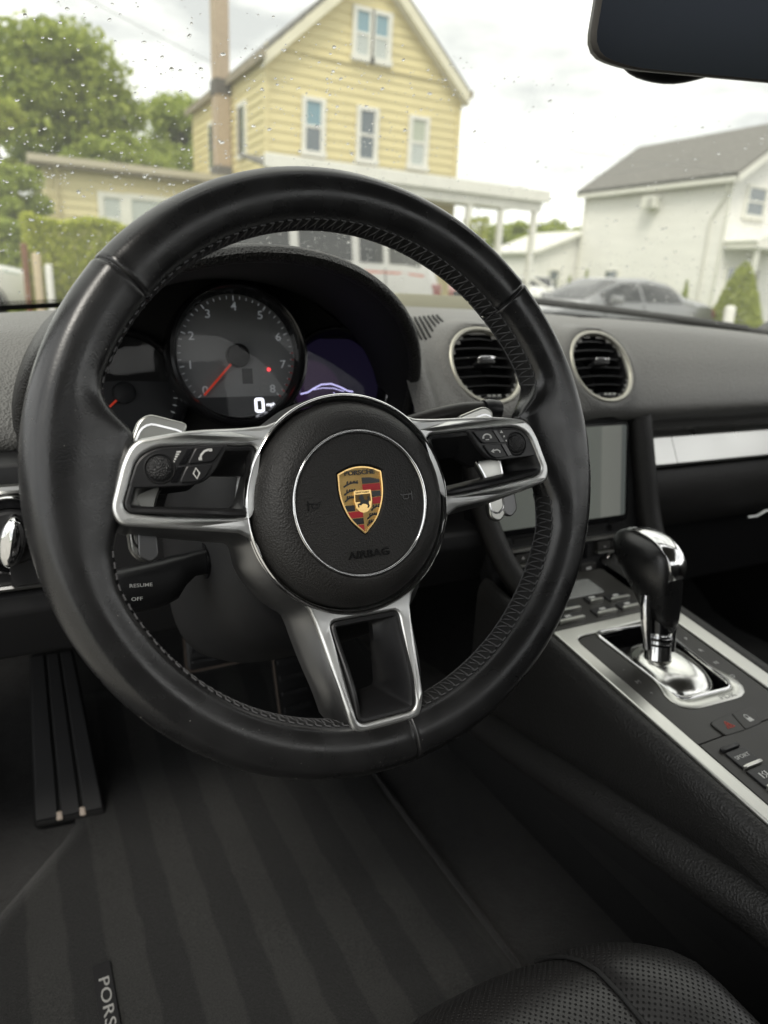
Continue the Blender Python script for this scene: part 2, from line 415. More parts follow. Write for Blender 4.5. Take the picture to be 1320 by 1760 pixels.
flR = mm([(66, 4), (88, 6), (100, -2), (128, -3), (126, -8.5), (76, -14.5), (72, -12)])
flL = mm([(-x*1000, y*1000) for x, y in flR])
insR = insert('spoke_insert', pocketR, flR, .020, wheel); insL = insert('spoke_insert', pocketL, flL, .020, wheel)
flB = mm(round_poly([(-17, -97), (10.5, -97), (9.5, -141), (-13, -143)], 4, 3))
insB = insert('lower_spoke_insert', pocketB, flB, .020, wheel)

# control panels with thumb wheel and keys
def zt(x): return zoff(x, 0)
def controls(sx):
    g = lambda pts: mm([(sx*x, y) for x, y in pts])
    pan = g(round_poly([(80.5, 21.6), (121, 21.4), (130.5, 15.2), (137, 1.0), (103, -.4), (95, 1.8), (89, 8)], [3, 9, 6, 4, 5, 5, 5], 4))
    if sx < 0: pan = pan[::-1]
    p = link('control_panel', plate([pan], -.004, 0.0004, .0008, 2), M['plastic'], wheel, loc=(0, 0, .0108))
    kx, ky = sx*.1195, .0102
    # recess ring and thumb wheel
    mb = MB(); mb.lathe([(.0072, .0005), (.0079, .0012), (.0085, .0005)], 32, (kx, ky)); mb.obj('wheel_collar', M['matte'], p)
    mb = MB(); L = []
    for i in range(17):
        t = -pi/2+pi*i/16; L.append([(kx+.0069*cos(t)*cos(a), ky+.0069*sin(t)*.98, .0002+.0046*cos(t)*sin(a)) for a in np.linspace(0, 2*pi, 28, endpoint=False)])
    mb.loft(L, True, True, True); mb.obj('thumb_wheel', M['knurl'], p, smooth=60)
    for poly in ([(83.5, 20.6), (99.5, 20.2), (104.5, 11.8), (90.5, 12.0)], [(91.2, 10.9), (105.2, 10.7), (110, 2.0), (100, 1.2), (95.5, 4)]):
        q = g(round_poly(poly, 1.6, 3)); q = q if sx > 0 else q[::-1]
        mb = MB(); mb.prism(q, .0002, .0019, .0006); mb.obj('button', M['key'], p, smooth=30)
    for poly in ([(100.6, 20.2), (103.6, 20.2), (109.4, 11.8), (105.8, 11.8)], [(106.4, 10.6), (110.0, 10.6), (114.6, 2.4), (111.2, 2.2)]):
        q = g(poly); q = q if sx > 0 else q[::-1]
        mb = MB(); mb.prism(q, .0002, .0012, .0003); mb.obj('rocker_bar', M['gloss'], p, smooth=30)
    z0, z1 = .00195, .0021
    c1 = (sx*94.5, 16.2); c2 = (sx*100.6, 6.2)
    mb = MB()
    if sx < 0:      # handset, diamond, volume bars
        ribbon(mb, mm([(c1[0]-3.3, c1[1]-2.6), (c1[0]-2.6, c1[1]-.2), (c1[0]-.6, c1[1]+1.8), (c1[0]+2.0, c1[1]+2.6), (c1[0]+3.2, c1[1]+2.4)]), .0011, z0, z1)
        for e in ((-3.2, -2.2), (2.9, 2.3)): mb.box((c1[0]+e[0]-.9)/1000, (c1[0]+e[0]+.9)/1000, (c1[1]+e[1]-.8)/1000, (c1[1]+e[1]+.8)/1000, z0, z1)
        ribbon(mb, mm([(c2[0], c2[1]+2.9), (c2[0]+1.7, c2[1]), (c2[0], c2[1]-2.9), (c2[0]-1.7, c2[1])]), .0007, z0, z1, True)
        for i, w in enumerate((2.2, 1.8, 1.4, 1.1, .8)):
            x, y = -108.6-i*.75, 18.6-i*1.25; mb.box((x-w/2)/1000, (x+w/2)/1000, (y-.38)/1000, (y+.38)/1000, .0004, .0007)
    else:           # hung-up handset, return arrow, up and down marks
        ribbon(mb, mm(arc(c1[0], c1[1]-.6, 3.3, 10, 170, 9, 2.4)), .0010, z0, z1)
        for e in (-3.1, 3.1): mb.box((c1[0]+e-.8)/1000, (c1[0]+e+.8)/1000, (c1[1]-1.2)/1000, (c1[1]+.2)/1000, z0, z1)
        mb.box((c1[0]-1.4)/1000, (c1[0]+1.4)/1000, (c1[1]-2.3)/1000, (c1[1]-1.6)/1000, z0, z1)
        ribbon(mb, mm([(c2[0]-2.4, c2[1]+.3), (c2[0]+1.2, c2[1]+.9), (c2[0]+3.2, c2[1]-.2), (c2[0]+3.3, c2[1]-1.4)]), .0010, z0, z1)
        mb.prism(mm([(c2[0]-4.2, c2[1]), (c2[0]-1.6, c2[1]-1.3), (c2[0]-1.6, c2[1]+1.7)]), z0, z1)
        for cx_, cy_, dy in ((107.8, 18.3, 1), (111.6, 13.4, -1)):
            mb.prism(mm([(cx_-1.3, cy_), (cx_+1.3, cy_), (cx_, cy_+1.9*dy)]), .0004, .0007)
        mb.box(.1091, .1103, .0153, .0165, .0004, .0007)
    mb.obj('icons', M['icon'], p, smooth=0)
M['knurl'] = mat('knurled_rubber', (.020, .020, .021), .42, bump=[('voronoi', 1150, 1.0, .0010)])
M['key'] = mat('key_black', (.013, .013, .014), .36, bump=[('noise', 2500, .1, .0001)])
controls(-1); controls(1)

# shift paddles behind the spokes
def paddle(sx):
    pts = [(96, 37), (118, 43.5), (124.5, 40), (134, 20), (137, -10), (136.5, -34), (130, -41), (122, -37), (121, -10), (108, 16)]
    if sx > 0: pts = [(x-4 if y > 20 else x-12, y-3) for x, y in pts]
    q = mm([(sx*x, y) for x, y in round_poly(pts, 4, 4)]); q = q if sx > 0 else q[::-1]
    me = plate([q], -.003, .003, .0014, 2)
    o = link('shift_paddle', me, M['alu'], wheel, loc=(0, 0, -.024), rot=(0, -sx*rad(4), 0))
    mb = MB()
    rr = [(-sx*0, 0)]
    inner = scaled(q, .86)
    ribbon(mb, resample(inner, 60), .0012, .0029, .0037, True); mb.obj('raised_edge', M['chrome'], o)
    o2 = link('paddle_tab', plate([mm([(sx*x, y) for x, y in round_poly([(121, -18), (131.5, -18), (133, -36), (127, -41), (121.5, -38)], 2.5, 3)][::sx])], -.001, .004, .001, 2), M['flank'], o)
paddle(-1); paddle(1)

# airbag cover: domed pad, bright ring, centre panel
mb = MB(); mb.lathe([(.0668, -.030), (.0666, -.012), (.0660, -.0085), (.0645, -.0050), (.0620, -.0010), (.0585, .0025), (.0545, .0052), (.0505, .0068), (.0475, .0074), (.0462, .0073), (.0457, .0062)], 120, HC)
cover = mb.obj('airbag_cover', M['airbag'], wheel, smooth=70)
mb = MB(); mb.lathe([(.0459, .0058), (.0458, .0080), (.0452, .0087), (.0444, .0086), (.0437, .0074), (.0436, .0055)], 120, HC)
mb.obj('bright_ring', M['chrome'], cover, smooth=60)
cr = [(-15.0, -.5), (-7.5, 2.4), (0, 3.4), (7.5, 2.4), (15.0, -.5), (15.0, -12), (13.0, -21), (8.5, -30), (0, -38.6), (-8.5, -30), (-13.0, -21), (-15.0, -12)]
crest_pts = [tuple(p)[:2] for p in (spline([(x, y, 0) for x, y in cr[:5]], 5) + spline([(x, y, 0) for x, y in cr[4:9]], 5)[1:] + spline([(x, y, 0) for x, y in cr[8:]+cr[:1]], 5)[1:-1])]
CX = .0010
crestm = [(x/1000+CX, y/1000) for x, y in crest_pts]
circ = mm(arc(HC[0]*1000, HC[1]*1000, 43.6, 0, 357, 120))
rec = offset_in(crestm[::-1], -.0012)
panel = link('airbag_panel', plate([circ, rec], -.004, .0066, .0005, 2), M['airbag'], cover)
mb = MB()
o_a = resample(rec, 80); o_b = resample(offset_in(crestm[::-1], -.0003), 80)
mb.loft([[Vector((x, y, .0066)) for x, y in o_a], [Vector((x, y, .0046)) for x, y in o_b], [Vector((x, y, .0040)) for x, y in scaled(o_b, .1)]], True, False, True)
mb.obj('crest_recess', M['airbag'], cover, smooth=30)
# embossed writing
M['emboss'] = mat('embossed_black', (.006, .006, .006), .18)
link('airbag_lettering', text_mesh('AIRBAG', .0064, .0005, 1.25, spacing=1.02, bold=.00008), M['emboss'], cover, loc=(.0015, -.0512, .0067))
for sx in (-1, 1):
    mb = MB(); x0 = sx*.0310
    zz = (.0062, .0071); g = lambda a, b: (x0+sx*a/1000, -.0180+b/1000)
    ribbon(mb, [g(4.6, 2.9), g(4.6, -2.9)], .0006, *zz)
    ribbon(mb, [g(4.4, 1.3), g(-2.6, 1.0), g(-4.0, 1.9)], .0006, *zz)
    ribbon(mb, [g(-1.6, 1.0), g(-2.0, -.6), g(-1.2, -1.6), g(1.4, -1.6), g(2.2, -.6), g(1.8, 1.1)], .0006, *zz)
    mb.obj('horn_symbol', M['emboss'], cover, smooth=0)
# crest
M['gold'] = mat('gold', (.78, .52, .20), .30, 1, bump=[('voronoi', 2600, .7, .0004)])
M['gold_edge'] = mat('polished_gold', (.86, .58, .24), .16, 1)
M['enamel_red'] = mat('red_enamel', (.55, .02, .03), .32, bump=[('noise', 2500, .5, .0002)])
M['enamel_black'] = mat('black_enamel', (.004, .004, .004), .22)
M['brown_gold'] = mat('dark_gold', (.22, .14, .06), .4, 1)
zc = .0052
crest = link('crest', plate([crestm[::-1]], .002, zc, .0004, 2), M['gold'], wheel)
mb = MB(); ribbon(mb, resample(offset_in(crestm[::-1], .0004), 110), .0009, zc-.0003, zc+.0005, True); mb.obj('crest_edge', M['gold_edge'], crest, smooth=50)
def enamel(poly, m, h=.0003, nm='enamel_field', z=zc):
    q = [(x/1000+CX, y/1000) for x, y in poly]
    mb = MB(); mb.prism(q, z-.0003, z+h); mb.obj(nm, m, crest, smooth=0)
eR, eB = M['enamel_red'], M['enamel_black']
enamel([(1.2, -3.6), (7, -3.9), (13.4, -5.6), (13.4, -7.6), (1.2, -7.6)], eB)
enamel([(1.2, -7.9), (13.5, -7.9), (13.5, -12.2), (1.2, -12.2)], eR)
enamel([(7.2, -12.6), (13.4, -12.6), (13.2, -16.2), (7.2, -16.2)], eB)
enamel([(7.2, -16.6), (13.1, -16.6), (12.5, -20.6), (7.2, -20.6)], eR)
enamel([(-12.6, -20.2), (-5.6, -20.2), (-5.6, -23.9), (-11.4, -23.9)], eB)
enamel([(-11.2, -24.3), (-.4, -24.3), (-.4, -28.2), (-9.1, -28.2)], eR)
enamel([(-8.9, -28.6), (-.4, -28.6), (-.4, -32.4), (-6.2, -32.4)], eB)
enamel([(-5.9, -32.8), (-.4, -32.8), (-.4, -37.0), (-1.6, -36.6)], eR)
def antler(cx_, cy_, w, t):
    mb = MB(); f = lambda x, y: (cx_/1000+CX+x/1000, cy_/1000+y/1000)
    ribbon(mb, [f(-w*.5, -1.2), f(-w*.25, 0), f(0, .7), f(w*.28, .9), f(w*.5, .4)], .0010, zc-.0002, zc+.0003)
    for k in range(t):
        x = -w*.28+w*.7*k/max(t-1, 1); ribbon(mb, [f(x, .3), f(x+.1, 1.3), f(x+.6, 1.9)], .0008, zc-.0002, zc+.0003)
    mb.prism([f(-w*.5-.5, -.8), f(-w*.5+.3, -.9), f(-w*.5+.2, -1.7), f(-w*.5-.6, -1.6)], zc-.0002, zc+.0003)
    mb.obj('antler', eB, crest, smooth=0)
for a in ((-6.4, -7.2, 9.5, 4), (-7.8, -12.2, 7.2, 4), (-8.2, -16.2, 6.2, 4), (8.8, -23.2, 5.6, 3), (6.0, -28.2, 6.4, 4), (4.4, -32.4, 4.2, 3)): antler(*a)
sh = [(-5.4, -11.6), (6.4, -11.6), (6.6, -18), (5.6, -22.4), (3.2, -24.8), (.5, -25.6), (-2.2, -24.8), (-4.6, -22.4), (-5.6, -18)]
enamel(sh, M['gold_edge'], .0006, 'inner_shield')
enamel([(-4.6, -13.9), (5.7, -13.9), (5.8, -18.6), (-4.8, -18.6)], M['brown_gold'], .0008, 'inner_field')
horse = [(-2.2, -15.2), (-1.0, -14.2), (.2, -14.4), (.8, -15.6), (1.0, -17.2), (2.6, -18.0), (3.8, -17.4), (3.6, -15.8), (4.4, -15.2), (4.9, -17.0), (4.2, -18.8), (4.0, -20.2), (4.6, -21.4), (3.6, -22.8), (3.0, -22.6), (3.6, -21.4), (2.6, -20.4), (1.2, -20.0), (-.2, -20.0), (-1.4, -20.8), (-2.8, -20.4), (-2.6, -22.0), (-3.2, -22.0), (-3.4, -19.8), (-1.6, -19.2), (-1.4, -17.4), (-2.6, -16.6)]
enamel(horse, eB, .0010, 'horse_mark')
link('crest_lettering', text_mesh('PORSCHE', .0040, .0003, 1.22, spacing=1.0, bold=.00010), M['enamel_black'], crest, loc=(CX, -.0004, zc+.0002))
link('shield_lettering', text_mesh('STUTTGART', .0015, .0001, 1.12), M['brown_gold'], crest, loc=(CX+.0005, -.0128, zc+.0008))

# steering column cowl and stalks
colm = thing('steering_column', 'dark plastic steering column cowl behind the wheel hub', 'steering column', mat=WM)
mb = MB()
def sq(w, h, z, cy_, n=48, e=3.2): return [(w*math.copysign(abs(cos(t))**(2/e), cos(t)), cy_+h*math.copysign(abs(sin(t))**(2/e), sin(t)), z) for t in np.linspace(0, 2*pi, n, endpoint=False)]
mb.loft([sq(.050, .050, -.034, -.022), sq(.066, .064, -.044, -.028), sq(.078, .076, -.060, -.038), sq(.084, .082, -.10, -.044), sq(.086, .090, -.16, -.052), sq(.080, .092, -.24, -.060)], True, True, True)
mb.obj('cowl', M['matte'], colm, smooth=60)
mb = MB(); mb.lathe([(.060, -.026), (.060, -.040), (.0, -.040)], 48, HC); mb.lathe([(.0, -.027), (.060, -.026)], 48, HC); mb.obj('hub_back', M['matte'], colm)
cs = thing('cruise_control_stalk', 'black cruise control stalk with white RESUME and OFF lettering left of the column', 'stalk', mat=WM)
mb = MB()
pth = [(-.072, -.048, -.082, .008, .009), (-.088, -.049, -.081, .008, .0085), (-.095, -.052, -.080, .009, .0105), (-.101, -.056, -.080, .010, .0145), (-.110, -.0585, -.079, .010, .0155), (-.135, -.061, -.078, .010, .0155), (-.165, -.063, -.077, .009, .014), (-.172, -.064, -.077, .005, .008)]
mb.loft([[(x, y+h*math.copysign(abs(sin(t))**.75, sin(t)), z+d*math.copysign(abs(cos(t))**.75, cos(t))) for t in np.linspace(0, 2*pi, 24, endpoint=False)] for x, y, z, d, h in pth], True, True, True)
mb.obj('lever', M['plastic'], cs, smooth=50)
mb = MB(); mb.tube([(-.060, -.047, -.083), (-.078, -.048, -.082)], [.014, .012], 20, up=(0, 0, 1)); mb.obj('root', M['matte'], cs)
mb = MB(); mb.tube([(-.076, -.048, -.081), (-.081, -.048, -.081)], .0125, 24); mb.obj('collar', M['gloss'], cs)
for s, y, w in (('RESUME', -.0570, 1.25), ('OFF', -.0655, 1.25)):
    link('lettering', text_mesh(s, .0032, .0001, w, 'LEFT', bold=.00003), M['icon'], cs, loc=(-.1318 if s == 'RESUME' else -.1315, y, -.0683), rot=(0, rad(-1.5), rad(-4)))
ws = thing('wiper_stalk', 'slim grey stalk above the right spoke of the steering wheel', 'stalk', mat=WM)
mb = MB(); mb.tube(spline([(.070, .034, -.066), (.10, .040, -.062), (.125, .0435, -.060), (.145, .044, -.060)], 5), [.0065]*16, 14, flat=.8); mb.obj('lever', M['alu2'] if 'alu2' in M else M['panel'], ws, smooth=60)
mb = MB(); mb.tube([(.146, .044, -.060), (.152, .044, -.060), (.160, .043, -.060), (.163, .043, -.060)], [.0075, .0082, .0080, .004], 14); mb.obj('end_knob', M['plastic'], ws, smooth=50)
# ================================================================== WINDSCREEN GEOMETRY
def Yc(X): return .74 - .18*((X-.38)/.75)**2
def zc_(X): return .918 - .035*((X-.38)/.75)**2
def screen_pt(u, v, off=0.0):
    """u 0..1 left to right, v 0 at the cowl .. 1 at the header; off moves it outwards"""
    X = -.44 + 1.64*u; Xt = .38 + (X-.38)*.84
    b = Vector((X, Yc(X)+.012, zc_(X)+.002)); t = Vector((Xt, .10-.10*((Xt-.38)/.7)**2, 1.245-.03*((Xt-.38)/.7)**2))
    p = b.lerp(t, v) + Vector((0, .022, .030))*4*v*(1-v)*.5
    return p + Vector((0, .47, .88))*off

# ================================================================== DASHBOARD
dash = thing('dashboard', 'charcoal padded dashboard running the full width under the windscreen', 'dashboard', loc=(0, 0, 0))
def prof(X):
    Y0, z0 = Yc(X), zc_(X); d = .918-z0
    pts = [(Y0+.010, z0-.016), (Y0, z0-.008), (Y0-.028, z0-.005), (Y0-.034, z0-.010), (Y0-.040, z0-.005), (Y0-.10, z0+.001), (.47, .922-d), (.40, .9215-d*.95), (.345, .9150-d*.9), (.318, .9035-d*.75), (.29, .880-d*.55), (.270, .855-d*.3), (.257, .837), (.250, .824), (.248, .816), (.252, .808), (.262, .801), (.282, .796)]
    bump = .055*math.exp(-((X-.178)/.030)**2)
    out = []
    for i, (y, z) in enumerate(pts):
        w = min(max((z-.80)/.05, 0), 1)*sstep(.42, .30, y) if i > 5 else 0
        out.append((y-bump*sstep(.42, .28, y), z))
    return out
def prof_fine(X, n=64):
    p = spline([(0, y, z) for y, z in prof(X)], 6); L = [0]
    for i in range(len(p)-1): L.append(L[-1]+(p[i+1]-p[i]).length)
    ys = np.interp(np.linspace(0, L[-1], n), L, [q.y for q in p]); zs = np.interp(np.linspace(0, L[-1], n), L, [q.z for q in p])
    return [Vector((X, y, z)) for y, z in zip(ys, zs)]
VENTS = [Vector((.2965, .2815, .8675)), Vector((.4640, .2730, .8668))]
VT = rad(32); VNv = Vector((0, -cos(VT), sin(VT))); VUv = Vector((0, sin(VT), cos(VT)))
def vent_local(p, c): d = p-c; return Vector((d.x, d.dot(VUv), d.dot(VNv)))
def in_vent(p, r=.0455): return any(hypot(*vent_local(p, c)[:2]) < r and abs(vent_local(p, c).z) < .03 for c in VENTS)
def pad_part(name, xs, n=64, hole=False, cut=None):
    rows = [prof_fine(x, n) for x in xs]
    if cut:
        cut = sum(1 for p in rows[len(rows)//2] if p.y > .306); rows = [r[:cut] for r in rows]
    m = len(rows[0]); V = [p for r in rows for p in r]; F = []
    for i in range(len(rows)-1):
        for j in range(m-1):
            q = (i*m+j, i*m+j+1, (i+1)*m+j+1, (i+1)*m+j)
            if hole and all(in_vent(V[k]) for k in q): continue
            F.append(q)
    # pull the dash surface into a shallow rim round each vent
    W = []
    for p in V:
        if hole:
            for c in VENTS:
                l = vent_local(p, c); r = hypot(l.x, l.y)
                if abs(l.z) < .05 and r < .075: p = p + VNv*(-(l.z)*sstep(.075, .050, r)) + VNv*(.004*math.exp(-((r-.052)/.006)**2))
        W.append(p)
    mb = MB(); mb.add(W, F); return mb.obj(name, M['pad'], dash, smooth=60)
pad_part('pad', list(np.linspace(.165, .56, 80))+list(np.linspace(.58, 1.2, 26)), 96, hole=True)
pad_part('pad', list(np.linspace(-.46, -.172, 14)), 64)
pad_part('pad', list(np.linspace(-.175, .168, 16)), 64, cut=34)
# recess above the passenger trim, trim bar, glovebox
def sweepX(name, pr, x0, x1, m, parent=dash, n=12, bevel=0, smooth=40, ends=True):
    mb = MB(); mb.loft([[(x, y, z) for y, z in pr] for x in np.linspace(x0, x1, n)], False if not ends else True, ends, ends)
    return mb.obj(name, m, parent, smooth=smooth, bevel=bevel)
mb = MB(); prr = [(.250, .815), (.256, .806), (.272, .797), (.292, .789), (.303, .780), (.306, .768)]
xs = [.552, .556, .562, .572, .59, .7, .85, 1.0, 1.2]; sh_ = [1.0, .75, .45, .2, 0, 0, 0, 0, 0]
mb.loft([[(x, y*(1-s)+.262*s-.004*s, z) for y, z in prr] for x, s in zip(xs, sh_)], False); mb.obj('recess', M['pad'], dash, smooth=60)
def bar(name, x0, x1, taper0=False):
    mb = MB(); L = []
    pr = [(.312, .7755), (.292, .7750), (.2835, .7715), (.2808, .7690), (.2628, .7365), (.2628, .7335), (.268, .7310), (.312, .7310)]
    X = [x0, x0+.004, x0+.012, x0+.03, x1] if taper0 else [x0, x1]; T = [.34, .12, .04, 0, 0] if taper0 else [0, 0]
    for x, t in zip(X, T): L.append([(x, y+(.292-y)*t, .748+(z-.748)*(1-t*.7)-t*.012) for y, z in pr])
    mb.loft(L, True, True, True); return mb.obj(name, M['alu_bar'], dash, smooth=14)
M['alu_bar'] = mat('bright_trim', (.55, .55, .53), .30, 1, bump=[('noise', 400, .02, .0002)], var=(14, .04, .05))
bar('trim_bar', .566, .6215, True); bar('trim_bar', .6225, 1.2)
gb = [(.300, .7265), (.276, .7255), (.2705, .716), (.2680, .69), (.2720, .655), (.285, .634), (.320, .626), (.34, .726)]
sweepX('glovebox_lid', gb, .580, 1.2, M['pad2'] if 'pad2' in M else M['side'], bevel=.002)
mb = MB(); mb.tube([(.800, .262, .6385), (.816, .258, .640), (.828, .255, .6475), (.90, .253, .650)], .0022, 8); mb.obj('glovebox_handle', M['silver'], dash)
sweepX('lower_panel', [(.315, .63), (.35, .50), (.55, .42), (.60, .45), (.40, .64)], .58, 1.2, M['matte'])
# defroster grille slats on top of the dash beside the cluster
def slats(x0, y0, n, dx, dy, ln):
    for k in range(n):
        X = x0+dx*k; mb = MB(); row = []
        for t in np.linspace(0, 1, 7):
            y = y0+dy*k+ln*t; zz = np.interp(-y, [-q.y for q in prof_fine(X)[:70]], [q.z for q in prof_fine(X)[:70]])
            row.append((X+.012*t*t, y, zz+.0005))
        mb.loft([[(x-.0014, y, z-.004), (x-.0014, y, z+.0010), (x+.0014, y, z+.0010), (x+.0014, y, z-.004)] for x, y, z in row], True, True, True)
        mb.obj('defroster_slot', M['shadow'], dash, smooth=0)
slats(.198, .292, 10, .0078, .0030, .048)
slats(.54, .400, 6, .010, .003, .07)
slats(1.10, .40, 5, .012, -.006, .05)
# made-up pale box for a bright strip close to the windscreen
mb = MB(); q = mm(round_poly([(-75, -28), (75, -28), (66, 26), (-66, 26)], 10, 4)); mb.prism(q, -.012, .016, .003)
mb.obj('pale_dash_box', M['pale_box'] if 'pale_box' in M else mat('pale_sky_tone', (.34, .33, .25), .5, bump=[('voronoi', 900, .5, .0005)]), dash, smooth=40, loc=(.440, .655, .922), rot=(rad(-2), 0, rad(-4)))  # pale colour stands in for sky reflected along the strip

# vents
M['slat'] = mat('vent_slat', (.020, .020, .021), .35)
def vent(c, idx):
    VM = Matrix(((1, 0, 0, c.x), (0, VUv.y, VNv.y, c.y), (0, VUv.z, VNv.z, c.z), (0, 0, 0, 1)))
    lab = ['round air vent with pale metal ring on the centre dash, nearer the instrument hood', 'round air vent with pale metal ring on the centre dash, nearer the passenger side'][idx]
    v = thing('air_vent', lab, 'air vent', mat=VM, group='round air vents in the centre of the dash')
    def ring(r, z): return [(r*1.0*math.copysign(abs(cos(t))**.92, cos(t)), r*math.copysign(abs(sin(t))**.92, sin(t))*(.985), z) for t in np.linspace(0, 2*pi, 72, endpoint=False)]
    mb = MB(); mb.loft([ring(.0490, -.004), ring(.0488, .002), ring(.0478, .0042), ring(.0458, .0046), ring(.0438, .0036), ring(.0425, .0008), ring(.0420, -.006)], True); mb.obj('ring', M['vent_ring'], v, smooth=60)
    mb = MB(); mb.loft([ring(.0425, .0), ring(.0412, -.012), ring(.036, -.05), ring(.0, -.05)], True); mb.obj('duct', M['matte'], v, smooth=60)
    for k in range(7):
        y = .034-.0115*k; w = sqrt(max(.0412**2-y*y, 1e-5)); mb = MB(); L = []
        for t in np.linspace(-1, 1, 13):
            x = w*t*.98; bow = -.0030*(1-t*t)*(-1)
            L.append([(x, y+bow*.7-.0007, -.004), (x, y+bow*.7+.0007, -.0032), (x, y+bow*.7+.004+.0006, -.020), (x, y+bow*.7+.004-.0006, -.020)])
        mb.loft(L, True, True, True); mb.obj('slat', M['slat'], v, smooth=30)
    mb = MB(); q = mm(round_poly([(-11, 7.5), (10.5, 8.5), (11.5, 1.5), (-13.5, .5)], 3, 4)); mb.prism(q, -.008, .0062, .002); h = mb.obj('adjuster', M['plastic'], v, smooth=40)
    mb = MB(); q = mm(round_poly([(-12.5, 6.3), (-9.5, 9.3), (10.0, 9.6), (12.2, 7.2), (9.0, 5.9), (-8.5, 5.6)], 1.2, 3)); mb.prism(q, .0040, .0075, .001); mb.obj('adjuster_edge', M['chrome'], h, smooth=40)
    mb = MB(); L = []
    for t in np.linspace(-1, 1, 15): L.append([(.0135*t, -.0385+.0030*cos(a)*sqrt(max(1-t*t, .02)), -.001+.0035*sin(a)*sqrt(max(1-t*t, .02))) for a in np.linspace(0, 2*pi, 12, endpoint=False)])
    mb.loft(L, True, True, True); w_ = mb.obj('thumb_wheel', M['plastic'], v, smooth=50)
    for t in (-.007, 0, .007):
        mb = MB(); mb.box(t-.0022, t+.0022, -.0378, -.0360, .0015, .0030); mb.obj('wheel_mark', M['alu'], w_)
    return v
for i, c in enumerate(VENTS): vent(c, i)

# left end: switch panel with trim lines and light switch
sweepX('switch_panel', [(.250, .806), (.236, .798), (.232, .782), (.228, .70), (.236, .690), (.30, .685), (.30, .80)], -.46, -.155, M['plastic'], bevel=.002)
sweepX('trim_line', [(.232, .7835), (.2275, .7825), (.2265, .7795), (.2285, .7765), (.235, .776)], -.46, -.158, M['alu_bar'])
sweepX('trim_line', [(.232, .6990), (.2255, .6985), (.2240, .6965), (.2255, .6940), (.235, .694)], -.46, -.150, M['alu_bar'])
sweepX('knee_panel', [(.235, .688), (.232, .67), (.26, .615), (.36, .58), (.55, .57), (.55, .60), (.30, .69)], -.46, .30, M['matte'], bevel=.004)
LSM = Matrix.Translation((-.196, .229, .7420)) @ Matrix.Rotation(rad(90), 4, 'X')
lsw = thing('light_switch', 'round headlight switch with chrome ring and grip at the left end of the dash', 'light switch', mat=LSM)
mb = MB(); mb.lathe([(.034, .0), (.034, .004), (.0325, .006), (.031, .005), (.0305, .0015)], 64); mb.obj('ring', M['chrome'], lsw, smooth=40)
mb = MB(); mb.lathe([(.0308, .0), (.0308, .003), (.024, .0045), (.0235, .0)], 64); mb.obj('collar', M['gloss'], lsw, smooth=30)
mb = MB(); mb.lathe([(.0228, .0), (.0225, .010), (.021, .012), (0.0001, .0125)], 64); mb.obj('dial', M['matte'], lsw, smooth=30)
mb = MB(); mb.loft([[(x*f, y*f2, z) for x, y in arc(0, 0, .0105, 0, 345, 24, .0215)] for f, f2, z in ((1, 1, .010), (1, 1, .018), (.85, .95, .0235), (.4, .8, .0262))], True, True, True)
mb.obj('grip', M['chrome'], lsw, smooth=60, rot=(0, 0, rad(-12)))

# ================================================================== INSTRUMENT CLUSTER
clus = thing('instrument_cluster', 'three-dial instrument cluster under a grained black hood behind the steering wheel', 'instrument cluster', loc=(0, .25, .82))
# everything below is written relative to (0, .25, .82)
HA, HB = .184, .152
def arch(f, dz, ylip, ydep, n=61, a0=-18, a1=198):
    out = []
    for t in np.linspace(rad(a0), rad(a1), n):
        s = max(sin(t), 0)
        y = ylip - .112*ydep*s**1.2
        out.append(Vector((-(HA+f)*cos(t), y, (HB+f)*sin(t) + dz if sin(t) > 0 else (HB+f)*sin(t)*1.0+dz*1)))
    return out
mb = MB()
mb.loft([arch(-.0105, 0, .004, .97), arch(-.0100, 0, .000, 1.0), arch(-.0075, 0, -.003, 1.02), arch(-.0035, 0, -.004, 1.03), arch(.0005, 0, -.002, 1.02), arch(.0025, 0, .003, 1.0), arch(.0035, 0, .02, .90), arch(.003, -.003, .06, .55), arch(.004, -.010, .11, .15), arch(.005, -.024, .18, 0), arch(.004, -.060, .26, 0)], False)
mb.obj('hood', M['grain'], clus, smooth=60)
mb = MB(); mb.loft([arch(-.0105, 0, .003, .97), arch(-.016, -.001, .012, .75), arch(-.020, -.004, .034, .15)], False); mb.obj('hood_lining', M['matte'], clus, smooth=60)
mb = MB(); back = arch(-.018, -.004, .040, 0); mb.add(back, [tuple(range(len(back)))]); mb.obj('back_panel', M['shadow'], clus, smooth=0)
mb = MB(); mb.box(-.20, .20, -.03, .06, -.12, -.085); mb.obj('lower_shelf', M['matte'], clus)
# right-hand lens edge
GT = rad(12)
def gframe(x, y, z): return Matrix.Translation((x, y, z)) @ Matrix.Rotation(rad(90)-GT, 4, 'X')
def bezel(name, r, dep, x, y, z, m=None):
    mb = MB(); mb.lathe([(r, -dep-.012), (r+.0005, -.004), (r-.001, .0), (r-.0035, .0005), (r-.0065, -.003), (r-.009, -dep)], 96)
    return mb.obj(name, m or M['gloss'], clus, smooth=50, matrix=gframe(x, y, z))
M['dial'] = mat('dial_grey', (.25, .25, .246), .55, bump=[('noise', 3000, .1, .0001)])
M['dial_dark'] = mat('dial_black', (.016, .016, .017), .45)
M['dial_ring'] = mat('dark_chrome', (.30, .30, .31), .2, 1)
M['num'] = mat('dial_numerals', (.62, .62, .60), .5, emit=((.9, .95, 1), .05))
M['needle'] = mat('red_needle', (.75, .05, .02), .4, emit=((1, .08, .03), .10))
M['lit'] = mat('lit_white', (.8, .8, .85), .4, emit=((.92, .93, 1), 1.0))
